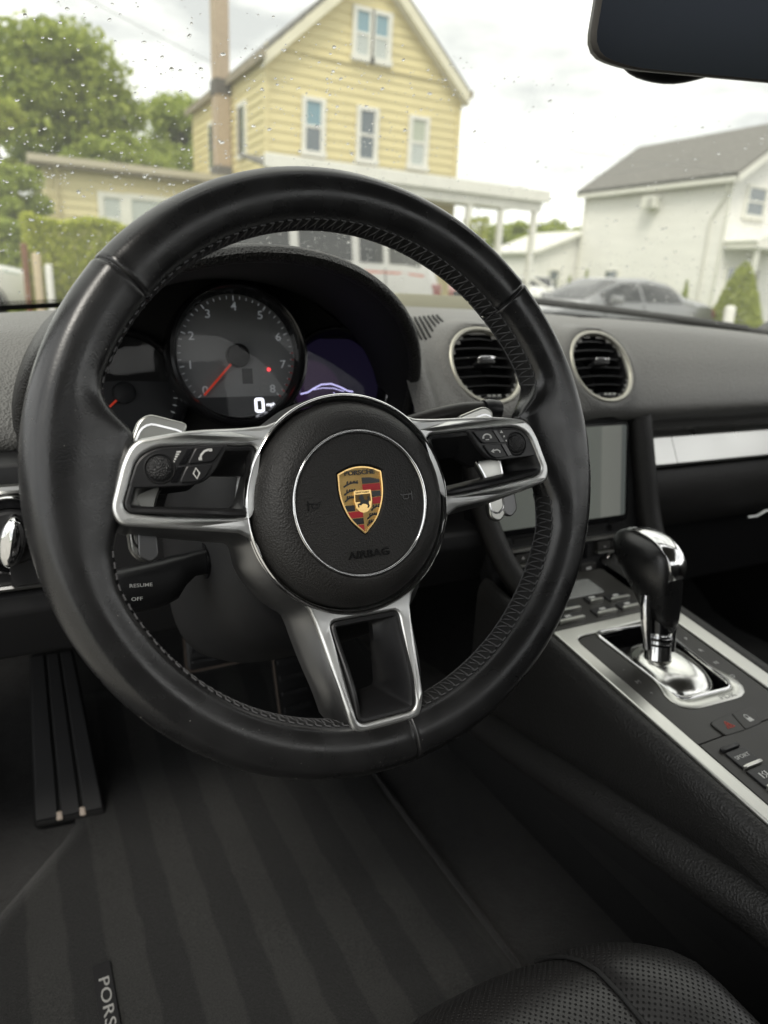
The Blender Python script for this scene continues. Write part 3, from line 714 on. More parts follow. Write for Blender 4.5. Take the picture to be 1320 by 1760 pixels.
M['led'] = mat('red_lamp', (.6, .02, .02), .4, emit=((1, .05, .06), 1.2))
M['gauge_glass'] = clear_glass('gauge_glass', (.93, .94, .96), 1.27)
tach = bezel('tachometer', .0645, .018, .004, .0, .064)
mb = MB(); mb.lathe([(.0001, -.016), (.0555, -.016), (.0575, -.0165)], 96); mb.obj('dial_face', M['dial'], tach, smooth=30)
mb = MB(); seg_ = arc(0, 0, .0556, 222, 318, 28); mb.prism(seg_, -.0158, -.0154); mb.obj('display_window', M['dial_dark'], tach, smooth=0)
def dial_pos(k, n, r, a0=222, a1=-42): a = rad(a0+(a1-a0)*k/n); return r*cos(a), r*sin(a)
for k in range(9):
    x, y = dial_pos(k, 8, .0445, 224, -44); link('numeral', text_mesh(str(k), .0105, .0001, 1.15, bold=.00005), M['num'], tach, loc=(x, y, -.0155))
mb = MB()
for k in range(41):
    a = rad(224-268*k/40); r0 = .0515 if k % 5 else .0500
    ribbon(mb, [(r0*cos(a), r0*sin(a)), (.0542*cos(a), .0542*sin(a))], .0007 if k % 5 else .0011, -.0158, -.0155)
mb.obj('tick_marks', M['num'], tach, smooth=0)
mb = MB()
for k in range(33, 41):
    a = rad(224-268*k/40); ribbon(mb, [(.0525*cos(a), .0525*sin(a)), (.0550*cos(a), .0550*sin(a))], .0012, -.0154, -.0152)
mb.obj('red_ticks', M['red'], tach, smooth=0)
link('dial_lettering', text_mesh('1/min x 1000', .0042, .00005, 1.1), M['icon_dim'], tach, loc=(0, .0135, -.0157))
mb = MB(); a = rad(226); ribbon(mb, [(.004*cos(a), .004*sin(a)), (.049*cos(a), .049*sin(a))], .0019, -.0128, -.0118); mb.obj('needle', M['needle'], tach, smooth=0)
mb = MB(); mb.lathe([(.0108, -.0158), (.0108, -.0105), (.0095, -.0092), (.0001, -.0092)], 40); mb.obj('needle_cap', M['shadow'], tach, smooth=40)
mb = MB(); mb.prism([(.0035, -.0115), (.0132, -.0115), (.0132, -.0255), (.0035, -.0255)], -.0158, -.0154); mb.obj('gear_window', M['dial_dark'], tach, smooth=0)
for s, x, y in (('P', .0245, -.0135), ('R', .0245, -.0195), ('N', .0245, -.0255), ('D', .0245, -.0315), ('M', .0165, -.0315)):
    link('gear_letter', text_mesh(s, .0052, .00005, 1.1), M['icon_dim'], tach, loc=(x, y, -.0157))
mb = MB(); ribbon(mb, [(.0215, -.011), (.0215, -.036)], .0005, -.0158, -.0156); mb.obj('gear_line', M['icon_dim'], tach, smooth=0)
mb = MB(); mb.lathe([(.0016, -.0158), (.0016, -.0150), (.0001, -.0150)], 20, (.0295, -.0125)); mb.obj('warning_lamp', M['led'], tach)
mb = MB(); ribbon(mb, round_poly([(.0145, -.0400), (.0215, -.0400), (.0215, -.0512), (.0145, -.0512)], .0016, 3), .0026, -.0154, -.0151, True); mb.obj('speed_digit', M['lit'], tach, smooth=0)
link('speed_unit', text_mesh('mph', .0046, .00008, 1.1, 'LEFT', bold=.0001), M['lit'], tach, loc=(.0245, -.0452, -.0152))
mb = MB(); mb.lathe([(.0001, -.0058), (.0567, -.0062)], 64); mb.obj('glass', M['gauge_glass'], tach, smooth=40)

spd = bezel('speedometer', .0560, .016, -.0945, .024, .0285)
mb = MB(); mb.lathe([(.0001, -.014), (.049, -.0145)], 80); mb.obj('dial_face', M['dial_dark'], spd)
for k, s in enumerate(('0', '25', '50', '75', '100', '125', '150', '175', '190')):
    if k < 8: x, y = dial_pos(k, 8, .0365, 226, -10)
    else: x, y = .0225, .0235
    if s == '175': x, y = .0145, .0315
    if s == '150': x, y = .0000, .0385
    if s == '125': x, y = -.0150, .0350
    if s == '100': x, y = -.0270, .0240
    link('numeral', text_mesh(s, .0078, .0001, 1.15), M['num'], spd, loc=(x, y, -.0135))
mb = MB(); a = rad(222); ribbon(mb, [(.004*cos(a), .004*sin(a)), (.043*cos(a), .043*sin(a))], .0018, -.0112, -.0102); mb.obj('needle', M['needle'], spd, smooth=0)
mb = MB(); mb.lathe([(.0098, -.0138), (.0098, -.0088), (.0085, -.0078), (.0001, -.0078)], 40); mb.obj('needle_cap', M['matte'], spd, smooth=40)
mb = MB()
for k in range(31):
    a = rad(226-250*k/30); ribbon(mb, [(.0440*cos(a), .0440*sin(a)), (.0475*cos(a), .0475*sin(a))], .0007, -.0140, -.0136)
mb.obj('tick_marks', M['num'], spd, smooth=0)
mb = MB(); mb.lathe([(.0001, -.0058), (.0485, -.0062)], 64); mb.obj('glass', M['gauge_glass'], spd, smooth=40)

dsp = bezel('display_dial', .0560, .012, .112, .020, .034)
def screen_mat():
    m = bpy.data.materials.new('dial_screen'); m.use_nodes = True; N, L = m.node_tree.nodes, m.node_tree.links; b = N['Principled BSDF']
    b.inputs['Base Color'].default_value = (.008, .008, .012, 1); b.inputs['Roughness'].default_value = .6; b.inputs['Specular IOR Level'].default_value = .2
    tc = N.new('ShaderNodeTexCoord'); sp = N.new('ShaderNodeVectorMath'); sp.operation = 'DISTANCE'; sp.inputs[1].default_value = (-.030, -.012, 0)
    mr = N.new('ShaderNodeMapRange'); mr.inputs['From Min'].default_value = .036; mr.inputs['From Max'].default_value = .038
    cr_ = N.new('ShaderNodeMixRGB'); cr_.inputs['Color1'].default_value = (.030, .014, .042, 1); cr_.inputs['Color2'].default_value = (.008, .006, .018, 1)
    L.new(tc.outputs['Object'], sp.inputs[0]); L.new(sp.outputs['Value'], mr.inputs['Value']); L.new(mr.outputs['Result'], cr_.inputs['Fac'])
    L.new(cr_.outputs['Color'], b.inputs['Emission Color']); b.inputs['Emission Strength'].default_value = .35
    return m
mb = MB(); mb.lathe([(.0530, .0004), (.0540, .0012), (.0552, .0006)], 80); mb.obj('lens_ring', M['dial_ring'], dsp, smooth=60)
mb = MB(); mb.lathe([(.0001, -.011), (.050, -.011)], 80); mb.obj('screen', screen_mat(), dsp)
M['lilac'] = mat('lit_lilac', (.3, .3, .5), .4, emit=((.62, .58, 1), .75))
mb = MB(); ribbon(mb, [(-.040, -.010), (-.032, -.0085), (-.026, -.0050), (-.017, -.0010), (-.006, -.0005), (.004, -.0040), (.012, -.0080), (.018, -.0090)], .0013, -.0108, -.0105)
ribbon(mb, [(-.026, -.0060), (-.016, -.0045), (-.004, -.0050), (.008, -.0085)], .0007, -.0108, -.0105)
ribbon(mb, [(-.004, -.0095), (-.002, -.0130), (-.005, -.0160)], .0010, -.0108, -.0105)
mb.obj('car_outline', M['lilac'], dsp, smooth=0)
mb = MB(); mb.lathe([(.0001, -.0048), (.0485, -.0052)], 64); mb.obj('glass', M['gauge_glass'], dsp, smooth=40)
mb = MB(); mb.tube([(.171+.004*sin(t*2), -.020-.004*t, .062-.075*t) for t in np.linspace(0, 1, 12)], .0011, 8); mb.obj('lens_edge', M['chrome'], clus)
# ================================================================== CENTRE STACK
ST = rad(10)
SM = Matrix.Translation((.402, .262, .800)) @ Matrix.Rotation(rad(90)-ST, 4, 'X')
stack = thing('centre_stack', 'black centre stack with climate buttons below the touch screen', 'centre stack', mat=SM)
mb = MB(); mb.prism(mm(round_poly([(-128, 4), (134, 4), (138, -120), (138, -235), (-70, -235), (-95, -200), (-122, -110)], 8, 4)), -.030, -.004); mb.obj('fascia', M['matte'], stack, bevel=.001)
disp = thing('touch_screen', 'grey touch screen in the centre stack, right of the steering wheel', 'screen', mat=SM)
M['glow_glass'] = mat('faint_glow_glass', (.10, .102, .095), .16, spec=.8, coat=.6, var=(9, .25, .05), emit=((.33, .34, .32), .12))  # grey glass with a faint glow of its own
mb = MB(); mb.prism(mm(round_poly([(-113, -1), (113, -1), (113, -129), (-113, -129)], 7, 4)), -.008, .0015, .0012); mb.obj('bezel', M['gloss'], disp, smooth=30)
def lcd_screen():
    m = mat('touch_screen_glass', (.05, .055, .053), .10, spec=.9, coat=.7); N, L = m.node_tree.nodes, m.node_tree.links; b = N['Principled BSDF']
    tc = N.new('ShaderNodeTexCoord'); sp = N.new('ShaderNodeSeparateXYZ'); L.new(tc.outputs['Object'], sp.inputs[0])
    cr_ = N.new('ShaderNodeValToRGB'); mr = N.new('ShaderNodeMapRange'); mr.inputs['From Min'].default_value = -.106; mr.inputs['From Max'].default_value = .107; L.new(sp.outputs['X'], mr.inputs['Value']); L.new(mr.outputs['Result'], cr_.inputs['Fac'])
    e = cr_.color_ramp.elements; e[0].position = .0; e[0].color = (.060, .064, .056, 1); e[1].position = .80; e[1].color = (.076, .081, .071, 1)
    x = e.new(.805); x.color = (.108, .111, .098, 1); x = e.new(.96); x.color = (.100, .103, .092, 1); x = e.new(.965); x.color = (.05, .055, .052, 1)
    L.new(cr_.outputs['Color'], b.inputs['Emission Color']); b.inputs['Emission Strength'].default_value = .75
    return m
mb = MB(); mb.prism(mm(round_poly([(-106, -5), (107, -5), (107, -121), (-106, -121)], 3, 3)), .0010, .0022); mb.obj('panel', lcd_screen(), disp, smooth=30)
XKEY = None
def key(name, x0, x1, y0, y1, z=.003, m=None, parent=stack, r=2.0):
    mb = MB(); mb.prism(mm(round_poly([(x0, y0), (x1, y0), (x1, y1), (x0, y1)], r, 3)), -.006, z, .0008); return mb.obj(name, m or M['key'], parent, smooth=30)
M['stack_key'] = mat('stack_key', (.045, .044, .042), .38, bump=[('noise', 2000, .1, .0001)])
key('disc_slot', -72, 76, -139, -133, -.001, M['shadow']); key('eject_button', 84, 108, -140, -132); key('source_button', -100, -76, -141, -132)
mb = MB(); mb.prism(mm(round_poly([(-104, -149), (118, -149), (118, -145.5), (-104, -145.5)], 1.5, 3)), -.004, .0042, .001); mb.obj('trim_line', M['alu'], stack)
for sx in (-1, 1):
    for k in range(2):
        x = (-84+k*24) if sx < 0 else (72+k*24)
        b = key('temperature_button', x-11, x+11, -163, -152, m=M['stack_key'])
        mb = MB(); mb.prism(mm([(x-2, -158.5), (x+2, -158.5), (x, -155 if k else -161)]), .0029, .0033); mb.obj('mark', M['icon'], b)
    x0 = -96 if sx < 0 else 60
    mb = MB(); mb.prism(mm(round_poly([(x0, -167.5), (x0+49, -167.5), (x0+49, -164.5), (x0, -164.5)], 1.2, 3)), -.003, .0052, .001); mb.obj('rocker_bar', M['alu'], stack)
key('climate_display', -38, 46, -172, -153, .0, M['gloss'])
for row, ys in enumerate(((-191, -178), (-211, -198))):
    for k in range(4):
        x = -36+k*27 + row*2; b = key('climate_button', x-12.5, x+12.5, *ys, m=M['stack_key'])
        mb = MB(); mb.box((x-4)/1000, (x+4)/1000, (ys[0]+5)/1000, (ys[0]+8.5)/1000, .0029, .0033); mb.obj('mark', M['icon'], b)
for x in (-66, 92):
    mb = MB(); mb.lathe([(.0165, -.006), (.0165, .004), (.0150, .013), (.0135, .0155), (.0001, .0160)], 48, (x/1000, -.186)); kb = mb.obj('dial_knob', M['plastic'], stack, smooth=40)
    mb = MB(); mb.lathe([(.0182, -.005), (.0182, .001), (.0172, .0022), (.0168, .0)], 48, (x/1000, -.186)); mb.obj('knob_ring', M['chrome'], kb, smooth=40)
    mb = MB(); mb.box((x+11.5)/1000, (x+13.5)/1000, -.189, -.183, .011, .0146); mb.obj('knob_mark', M['icon'], kb)
pil = [('stack_pillar', [(.272, .262, .806), (.276, .246, .74), (.288, .228, .685), (.306, .205, .640), (.330, .175, .606)], .0135), ('stack_pillar', [(.532, .262, .806), (.5420, .248, .735), (.550, .232, .67), (.556, .20, .60)], .0150)]
for nm, pts, r in pil:
    mb = MB(); mb.tube(spline(pts, 6), r, 16, up=(0, 1, 0)); mb.obj(nm, M['side'], dash, smooth=60)
mb = MB(); mb.loft([[(x, y, z) for y, z in ((.262, .80), (.262, .806), (.30, .80), (.30, .79))] for x in (.26, .55)], True, True, True); mb.obj('stack_header', M['matte'], dash)

# ================================================================== CENTRE CONSOLE
SL = math.atan(.15); KM = Matrix.Translation((.385, .1, .605)) @ Matrix.Rotation(SL, 4, 'X')
cons = thing('centre_console', 'sloping centre console with silver edge trim, black panel and padded side', 'centre console', mat=KM)
LY = cos(SL)
def K(pts): return [((x-.385), (y-.1)/LY) for x, y in pts]
outer = K(round_poly([(.2965, .1195), (.4740, .1195), (.4720, -.50), (.2965, -.50)], [.004, .016, .002, .002], 5))
inner = K(round_poly([(.3130, .1035), (.4530, .1050), (.4500, -.515), (.3130, -.515)], [.014, .014, 0, 0], 6))
ins2 = K(round_poly([(.3130, .1035), (.4530, .1050), (.4500, -.495), (.3130, -.495)], [.014, .014, .002, .002], 6))
link('edge_trim', plate([outer, ins2], -.010, .0030, .0018, 2), M['alu'], cons)
gate_o = K(round_poly([(.3405, .1065), (.4265, .0985), (.4190, -.0140), (.3470, -.0105)], [.012, .012, .012, .010], 5))
pan_o = K(round_poly([(.3142, .1025), (.4520, .1040), (.4490, -.0565), (.3142, -.0570)], [.012, .012, .001, .001], 5))
link('upper_panel', plate([pan_o, gate_o], -.004, .0012, .0006, 2), M['panel'], cons)
pan2 = K([(.3142, -.0582), (.4490, -.0577), (.4470, -.494), (.3142, -.494)])
link('lower_panel', plate([pan2], -.006, .0022, .0010, 2), M['panel'], cons)
# shift gate: frame, recess walls, floor dome, lower lip
n = 72; g0 = resample(gate_o, n); g1 = resample(offset_in(gate_o, .0028 if True else 0), n)
def al(a, b):
    s = min(range(n), key=lambda k: sum((b[(i+k) % n][0]-a[i][0])**2+(b[(i+k) % n][1]-a[i][1])**2 for i in range(0, n, 3))); return [b[(i+s) % n] for i in range(n)]
ar = sum(g0[i-1][0]*g0[i][1]-g0[i][0]*g0[i-1][1] for i in range(n))
Z = lambda P, z: [Vector((x, y, z)) for x, y in P]
gi = offset_in(g0, .0030); gj = offset_in(g0, .0060)
gf = mb = MB(); mb.loft([Z(offset_in(g0, -.0006), -.001), Z(offset_in(g0, -.0006), .0022), Z(offset_in(g0, .0004), .0032), Z(offset_in(g0, .0020), .0034), Z(gi, .0024), Z(gi, -.002)], True); gfo = mb.obj('shift_gate_frame', M['chrome'], cons, smooth=50)
mb = MB(); mb.loft([Z(gi, .0015), Z(offset_in(g0, .0045), -.012), Z(gj, -.022)], True, False, True); mb.obj('shift_gate_well', M['gloss'], cons, smooth=50)
def lip_d(i):
    y = g0[i][1]; return .0007 + .0125*sstep(.035, -.085, y - .10*0)*(1 if True else 0)
ymin = min(p[1] for p in g0); ymax = max(p[1] for p in g0)
dist_ = [.0007 + .0120*sstep(ymin+.040, ymin+.004, p[1]) for p in g0]
def off_list(poly, ds):
    out = []
    for i in range(len(poly)):
        a_, b_ = Vector(poly[i-2]), Vector(poly[(i+2) % len(poly)]); t_ = (b_-a_).normalized(); s_ = 1 if ar > 0 else -1
        q_ = Vector((-t_.y, t_.x))*s_*(-ds[i]); out.append((poly[i][0]+q_.x, poly[i][1]+q_.y))
    return out
mb = MB(); mb.loft([Z(g0, .0010), Z(off_list(g0, [d*.15 for d in dist_]), .0030), Z(off_list(g0, [d*.85 for d in dist_]), .0026), Z(off_list(g0, dist_), .0018), Z(off_list(g0, dist_), .0)], True); lp = mb.obj('gate_lip', M['alu'], cons, smooth=50)
link('gate_lettering', text_mesh('PDK', .0075, .0002, 1.5), M['icon_dim'], lp, loc=(K([(.398, -.0210)])[0][0], K([(.398, -.0210)])[0][1], .0027), rot=(0, 0, rad(-3)))
# legends beside the gate
for s, x, y in (('P', .4385, .064), ('R', .4370, .043), ('N', .4350, .022), ('D', .4330, .000), ('-', .3270, .046), ('M', .3272, .026), ('+', .3275, .009)):
    link('gear_legend', text_mesh(s, .0062, .0001, 1.2), M['icon'] if s in 'PRND' else M['icon_dim'], cons, loc=(*K([(x, y)])[0], .0013))
# hazard and lock keys
hz = [((.3465, -.0410), (.3785, -.0400), (.3725, -.0600), (.3475, -.0590)), ((.3795, -.0400), (.4095, -.0405), (.3970, -.0590), (.3735, -.0600))]
for i, p in enumerate(hz):
    q = K(round_poly(p, [.006 if i == 0 else .001, .001 if i == 0 else .006, .001, .002], 3)); q = q[::-1]
    mb = MB(); mb.prism(q, -.001, .0030, .0008); b = mb.obj(['hazard_button', 'lock_button'][i], M['key2'] if 'key2' in M else M['panel'], cons, smooth=30)
    cx_, cy_ = sum(a[0] for a in q)/len(q), sum(a[1] for a in q)/len(q)
    mb = MB()
    if i == 0:
        for f in (1, .45): ribbon(mb, [(cx_+.0052*f*cos(rad(a)), cy_-.0005+.0052*f*sin(rad(a))) for a in (90, 210, 330)], .0009, .0031, .0034, True)
        mb.obj('triangle', mat('red_mark', (.75, .10, .07), .5), b, smooth=0)
    else:
        mb.box(cx_-.003, cx_+.003, cy_-.0045, cy_, .0031, .0034); ribbon(mb, [(cx_-.002, cy_), (cx_-.002, cy_+.003), (cx_, cy_+.0045), (cx_+.002, cy_+.003), (cx_+.002, cy_)], .0008, .0031, .0034); mb.obj('padlock', M['icon'], b, smooth=0)
# sport and suspension keys
for i, (y1, y0, s) in enumerate(((-.0745, -.0930, 'SPORT'), (-.0955, -.1150, '=8='), (-.1175, -.1370, 'OFF'))):
    q = K(round_poly([(.3265, y0), (.3505, y0), (.3505, y1), (.3265, y1)], .0015, 3)); mb = MB(); mb.prism(q, -.001, .0040, .0008); b = mb.obj('mode_button', M['key'], cons, smooth=30)
    c_ = K([(.3385, (y0+y1)/2+.001)])[0]
    if i != 1: link('lettering', text_mesh(s, .0052, .0001, 1.15), M['icon'], b, loc=(*c_, .0041))
    else:
        mb = MB(); ribbon(mb, [(c_[0]-.004, c_[1]-.003), (c_[0]-.004, c_[1]+.003)], .0012, .0040, .0043); ribbon(mb, [(c_[0]+.003, c_[1]-.003), (c_[0]+.003, c_[1]+.003)], .0012, .0040, .0043)
        ribbon(mb, [(c_[0]-.0015, c_[1]-.003), (c_[0]+.001, c_[1]-.0012), (c_[0]-.0015, c_[1]+.0012), (c_[0]+.001, c_[1]+.003)], .0009, .0040, .0043); mb.obj('damper_mark', M['icon'], b, smooth=0)
    q = K(round_poly([(.3268, y0-.0016), (.3500, y0-.0016), (.3500, y0+.0016), (.3268, y0+.0016)], .0014, 3)); mb = MB(); mb.prism(q, .0, .0062, .0012); mb.obj('key_bar', M['alu'], cons, smooth=40)
q = K(round_poly([(.3255, -.0735), (.3480, -.0735), (.3480, -.0690), (.3255, -.0690)], .002, 3)); mb = MB(); mb.prism(q, .0, .0055, .0014); mb.obj('key_guard', M['plastic'], cons, smooth=40)
# small keys and coin tray ahead of the gate
link('front_panel', plate([K(round_poly([(.2970, .1215), (.4560, .1215), (.4560, .2150), (.3200, .2150)], .004, 3))], -.012, .0005, .0008, 2), M['panel'], cons)
for x0, x1, y in ((.316, .352, .1335), (.322, .361, .1500), (.380, .400, .1560), (.4075, .4380, .1515), (.3700, .4000, .1335), (.4085, .4380, .1335)):
    q = K(round_poly([(x0, y-.003), (x1, y-.003), (x1, y+.0085), (x0, y+.0085)], .0015, 3)); mb = MB(); mb.prism(q, -.001, .0026, .0008); b = mb.obj('switch', M['key'], cons, smooth=30)
    q = K(round_poly([(x0+.001, y-.0045), (x1-.001, y-.0050), (x1-.001, y-.0014), (x0+.001, y-.0014)], .0012, 3)); mb = MB(); mb.prism(q, .0, .0056, .001); mb.obj('switch_bar', M['alu'], b, smooth=40)
    c_ = K([((x0+x1)/2, y+.0045)])[0]; mb = MB(); mb.box(c_[0]-.004, c_[0]+.004, c_[1]-.0016, c_[1]+.0016, .0024, .0029); mb.obj('mark', M['icon'], b)
q = K(round_poly([(.345, .168), (.418, .168), (.418, .198), (.345, .198)], .004, 4)); mb = MB(); mb.prism(q, -.002, .0016, .0006); mb.obj('ashtray_lid', M['glow_glass'], cons, smooth=30)  # lid glows faintly by emission, no lamp inside
# body of the console: padded shoulders and sides down to the tunnel, written in car coordinates
cb = thing('console_body', 'black padded side of the centre console and carpeted tunnel beside the driver footwell', 'console side', loc=(0, 0, 0))
def top_z(y): return .605 + .15*(y-.1)
def ledge(y): return float(np.interp(y, [-.6, -.16, 0, .18, .40], [.540, .524, .500, .469, .440]))
ys = np.linspace(-.60, .235, 30)
mb = MB(); mb.loft([[(.2968, y, top_z(y)-.001), (.2930, y, top_z(y)+.0012), (.2880, y, top_z(y)-.001), (.2835, y, top_z(y)-.007), (.2815, y, top_z(y)-.018), (.2815, y, top_z(y)-.035), (.2830, y, ledge(y)+.020), (.2860, y, ledge(y)+.004), (.2915, y, ledge(y)-.002)] for y in ys], False)
mb.obj('padded_shoulder', M['side'], cb, smooth=70)
mb = MB(); mb.loft([[(.2950, y, ledge(y)+.004), (.2875, y, ledge(y)+.0005), (.2790, y, ledge(y)-.006), (.2735, y, ledge(y)-.017), (.2725, y, ledge(y)-.028), (.2750, y, ledge(y)-.036), (.2800, y, ledge(y)-.040)] for y in np.linspace(-.60, .60, 36)], False)
mb.obj('tunnel_ledge', M['side'], cb, smooth=70)
mb = MB(); mb.loft([[Vector((.2790, y, ledge(y)-.039)).lerp(Vector((.376, y, .255)), t) for t in np.linspace(0, 1, 6)] for y in np.linspace(-.60, .60, 36)], False)
mb.obj('tunnel_carpet', mat('shaded_carpet', (.007, .007, .0075), .95, bump=[('noise', 1400, .9, .0015)]), cb, smooth=70)  # shade below the ledge painted as a darker copy of the carpet
mb = MB(); mb.loft([[(.4715, y, top_z(y)-.001), (.4760, y, top_z(y)+.003), (.4850, y, top_z(y)+.004), (.4940, y, top_z(y)-.002), (.4985, y, top_z(y)-.014), (.498, y, top_z(y)-.06), (.48, y, .30)] for y in np.linspace(-.60, .235, 30)], False)
mb.obj('padded_shoulder', M['side'], cb, smooth=70)
mb = MB(); mb.box(.30, .47, -.60, .21, .40, .555); mb.obj('core', M['shadow'], cb)

# ================================================================== GEAR SELECTOR
M['dome'] = mat('polished_plate', (.78, .78, .74), .16, 1, bump=[('noise', 25, .05, .002)], var=(14, .06, .06))
gs = thing('gear_selector', 'automatic gear selector with black leather knob, chrome cap and bright shaft', 'gear lever', loc=(.368, .041, .600))
mb = MB(); L = []
for f, z in ((1, -.014), (.97, -.008), (.86, -.001), (.66, .0045), (.42, .0065), (.30, .007)):
    L.append([(.012+.0365*f*math.copysign(abs(cos(t))**.8, cos(t)), -.008+.047*f*math.copysign(abs(sin(t))**.8, sin(t)), z) for t in np.linspace(0, 2*pi, 40, endpoint=False)])
mb.loft(L, True, False, True); mb.obj('dome_plate', M['dome'], gs, smooth=60, rot=(SL, 0, 0))
mb = MB(); mb.tube([(0, 0, .004), (.001, .002, .012), (.003, .006, .026), (.004, .007, .027), (.006, .0125, .050), (.008, .016, .066)], [.0135, .0130, .0120, .0105, .0100, .0095], 28, up=(1, 0, 0)); mb.obj('shaft', M['chrome'], gs, smooth=40)
mb = MB(); mb.tube([(.004, .006, .030), (.005, .010, .044)], .0118, 28, up=(1, 0, 0)); mb.obj('shaft_sleeve', M['gloss'], gs, smooth=40)
mb = MB(); mb.tube([(.0125, -.0045, .012), (.0145, .000, .030), (.017, .004, .050), (.018, .006, .062)], [.004, .0045, .005, .005], 14, up=(1, 0, 0)); mb.obj('shaft_rib', M['chrome'], gs, smooth=40)
mb = MB(); mb.tube([(-.0130, .003, .016), (-.0135, .008, .034), (-.0130, .014, .056), (-.011, .018, .068)], [.0042, .0050, .0055, .0050], 14, up=(1, 0, 0)); mb.obj('shaft_rib', M['chrome'], gs, smooth=40)
for zz_ in (.018, .024):
    mb = MB(); mb.tube([(.002, .004, zz_), (.0022, .0044, zz_+.0022)], .0136, 28, up=(1, 0, 0)); mb.obj('shaft_band', M['gloss'], gs, smooth=40)
# knob: an upright egg leaning forward with a bulging head
kn = [(.009, .010, .030, .0080, .0080), (.009, .010, .034, .0125, .0125), (.008, .015, .050, .0170, .0180), (.007, .024, .068, .0205, .0250), (.006, .032, .083, .0230, .0320), (.006, .039, .095, .0243, .0370), (.006, .0435, .106, .0235, .0380), (.006, .045, .115, .0205, .0345), (.006, .044, .1210, .0145, .0260), (.006, .043, .1242, .0055, .0110)]
def kloop(x, y, z, a, b, n=40): return [(x+a*math.copysign(abs(cos(t))**.85, cos(t)), y+b*sin(t)-.004*abs(sin(t))*(1 if sin(t) < 0 else 0), z) for t in np.linspace(0, 2*pi, n, endpoint=False)]
mb = MB(); mb.loft([kloop(*k) for k in kn], True, True, True); o = mb.obj('knob', M['leather'], gs, smooth=70)
ss_ = o.modifiers.new('subd', 'SUBSURF'); ss_.levels = ss_.render_levels = 1
mb = MB(); L = []
# chrome cap over the rear half of the head with a thumb recess below
for i in range(15):
    t = i/14; ang = rad(-28+150*t)
    cy_, cz_ = .0415, .0965
    ry = .0375+.0075; rz = .0275+.0040
    w = .0128*(1-.35*abs(2*t-1)**3)
    y = cy_-ry*cos(ang); z = cz_+rz*sin(ang)
    L.append([(.006+w*s, y+(.0022*abs(s)**2.5)*cos(ang), z-(.0026*abs(s)**2.5)*abs(sin(ang))) for s in np.linspace(-1, 1, 13)])
mb.loft(L, False); cap = mb.obj('chrome_cap', M['chrome'], gs, smooth=70)
so = cap.modifiers.new('thick', 'SOLIDIFY'); so.thickness = .004; so.offset = -1
mb = MB(); q = mm(round_poly([(-6.5, 9), (6.5, 9), (5.5, -9), (0, -12), (-5.5, -9)], 3, 3)); mb.prism(q, -.004, .001, .0006)
mb.obj('release_button', M['plastic'], gs, smooth=40, matrix=Matrix.Translation((.006, .0045, .0810)) @ Matrix.Rotation(rad(62), 4, 'X'))
mb = MB(); ribbon(mb, mm(round_poly([(-8.5, 12), (8.5, 12), (7.5, -10), (0, -15), (-7.5, -10)], 4, 4)), .0016, -.001, .0016, True)
mb.obj('button_frame', M['chrome'], gs, smooth=40, matrix=Matrix.Translation((.006, .0042, .0815)) @ Matrix.Rotation(rad(62), 4, 'X'))
# ================================================================== FLOOR, MAT, PEDALS, SEAT
cabin = thing('car_cabin', 'dark cabin shell of the car with roof, door panels, bulkhead and carpeted floor', 'car', loc=(0, 0, 0))
FZ = .262
def floor_z(y): return FZ + .55*max(0, y-.52)**1.0*sstep(.50, .60, y) if y > .5 else FZ
mb = MB(); mb.loft([[(x, y, floor_z(y)) for y in np.linspace(-.75, .95, 40)] for x in np.linspace(-.48, .42, 4)], False); mb.obj('floor_carpet', M['carpet'], cabin, smooth=60)
mb = MB(); mb.loft([[(x, y, floor_z(y)-.01) for y in np.linspace(-.75, .95, 40)] for x in np.linspace(.42, 1.32, 4)], False); mb.obj('floor_carpet', M['carpet'], cabin, smooth=60)
mb = MB(); mb.box(-.48, 1.24, .96, 1.0, .2, .87); mb.obj('firewall', M['matte'], cabin)
for x0 in (-.53, 1.21):
    mb = MB(); mb.box(x0, x0+.06, .56, .99, .2, .90); mb.obj('kick_panel', M['matte'], cabin)
mb = MB(); mb.loft([[(-.30, y, FZ-.01), (-.305, y, FZ+.07), (-.33, y, FZ+.10), (-.48, y, FZ+.11), (-.53, y, FZ-.05)] for y in (-.74, 0, .6, .95)], False); mb.obj('door_sill', M['matte'], cabin, smooth=30)
mb = MB(); mb.box(-.50, 1.26, -.78, -.74, .2, 1.02); mb.obj('bulkhead', M['matte'], cabin)
def door(x0, x1, s):
    mb = MB(); mb.loft([[(x, y, z) for x, z in ((x0, .25), (x0-s*.02, .50), (x0-s*.03, .70), (x0+s*.01, .90), (x1, .93), (x1, .25))] for y in np.linspace(-.74, .62, 6)], True, True, True); return mb.obj('door_panel', M['side'], cabin, smooth=40)
door(1.22, 1.30, 1)
dl = door(0, -.08, -1); dl.matrix_local = Matrix.Translation((-.50, .62, 0)) @ Matrix.Rotation(rad(-75), 4, 'Z') @ Matrix.Translation((0, -.62, 0))   # the driver's door stands open
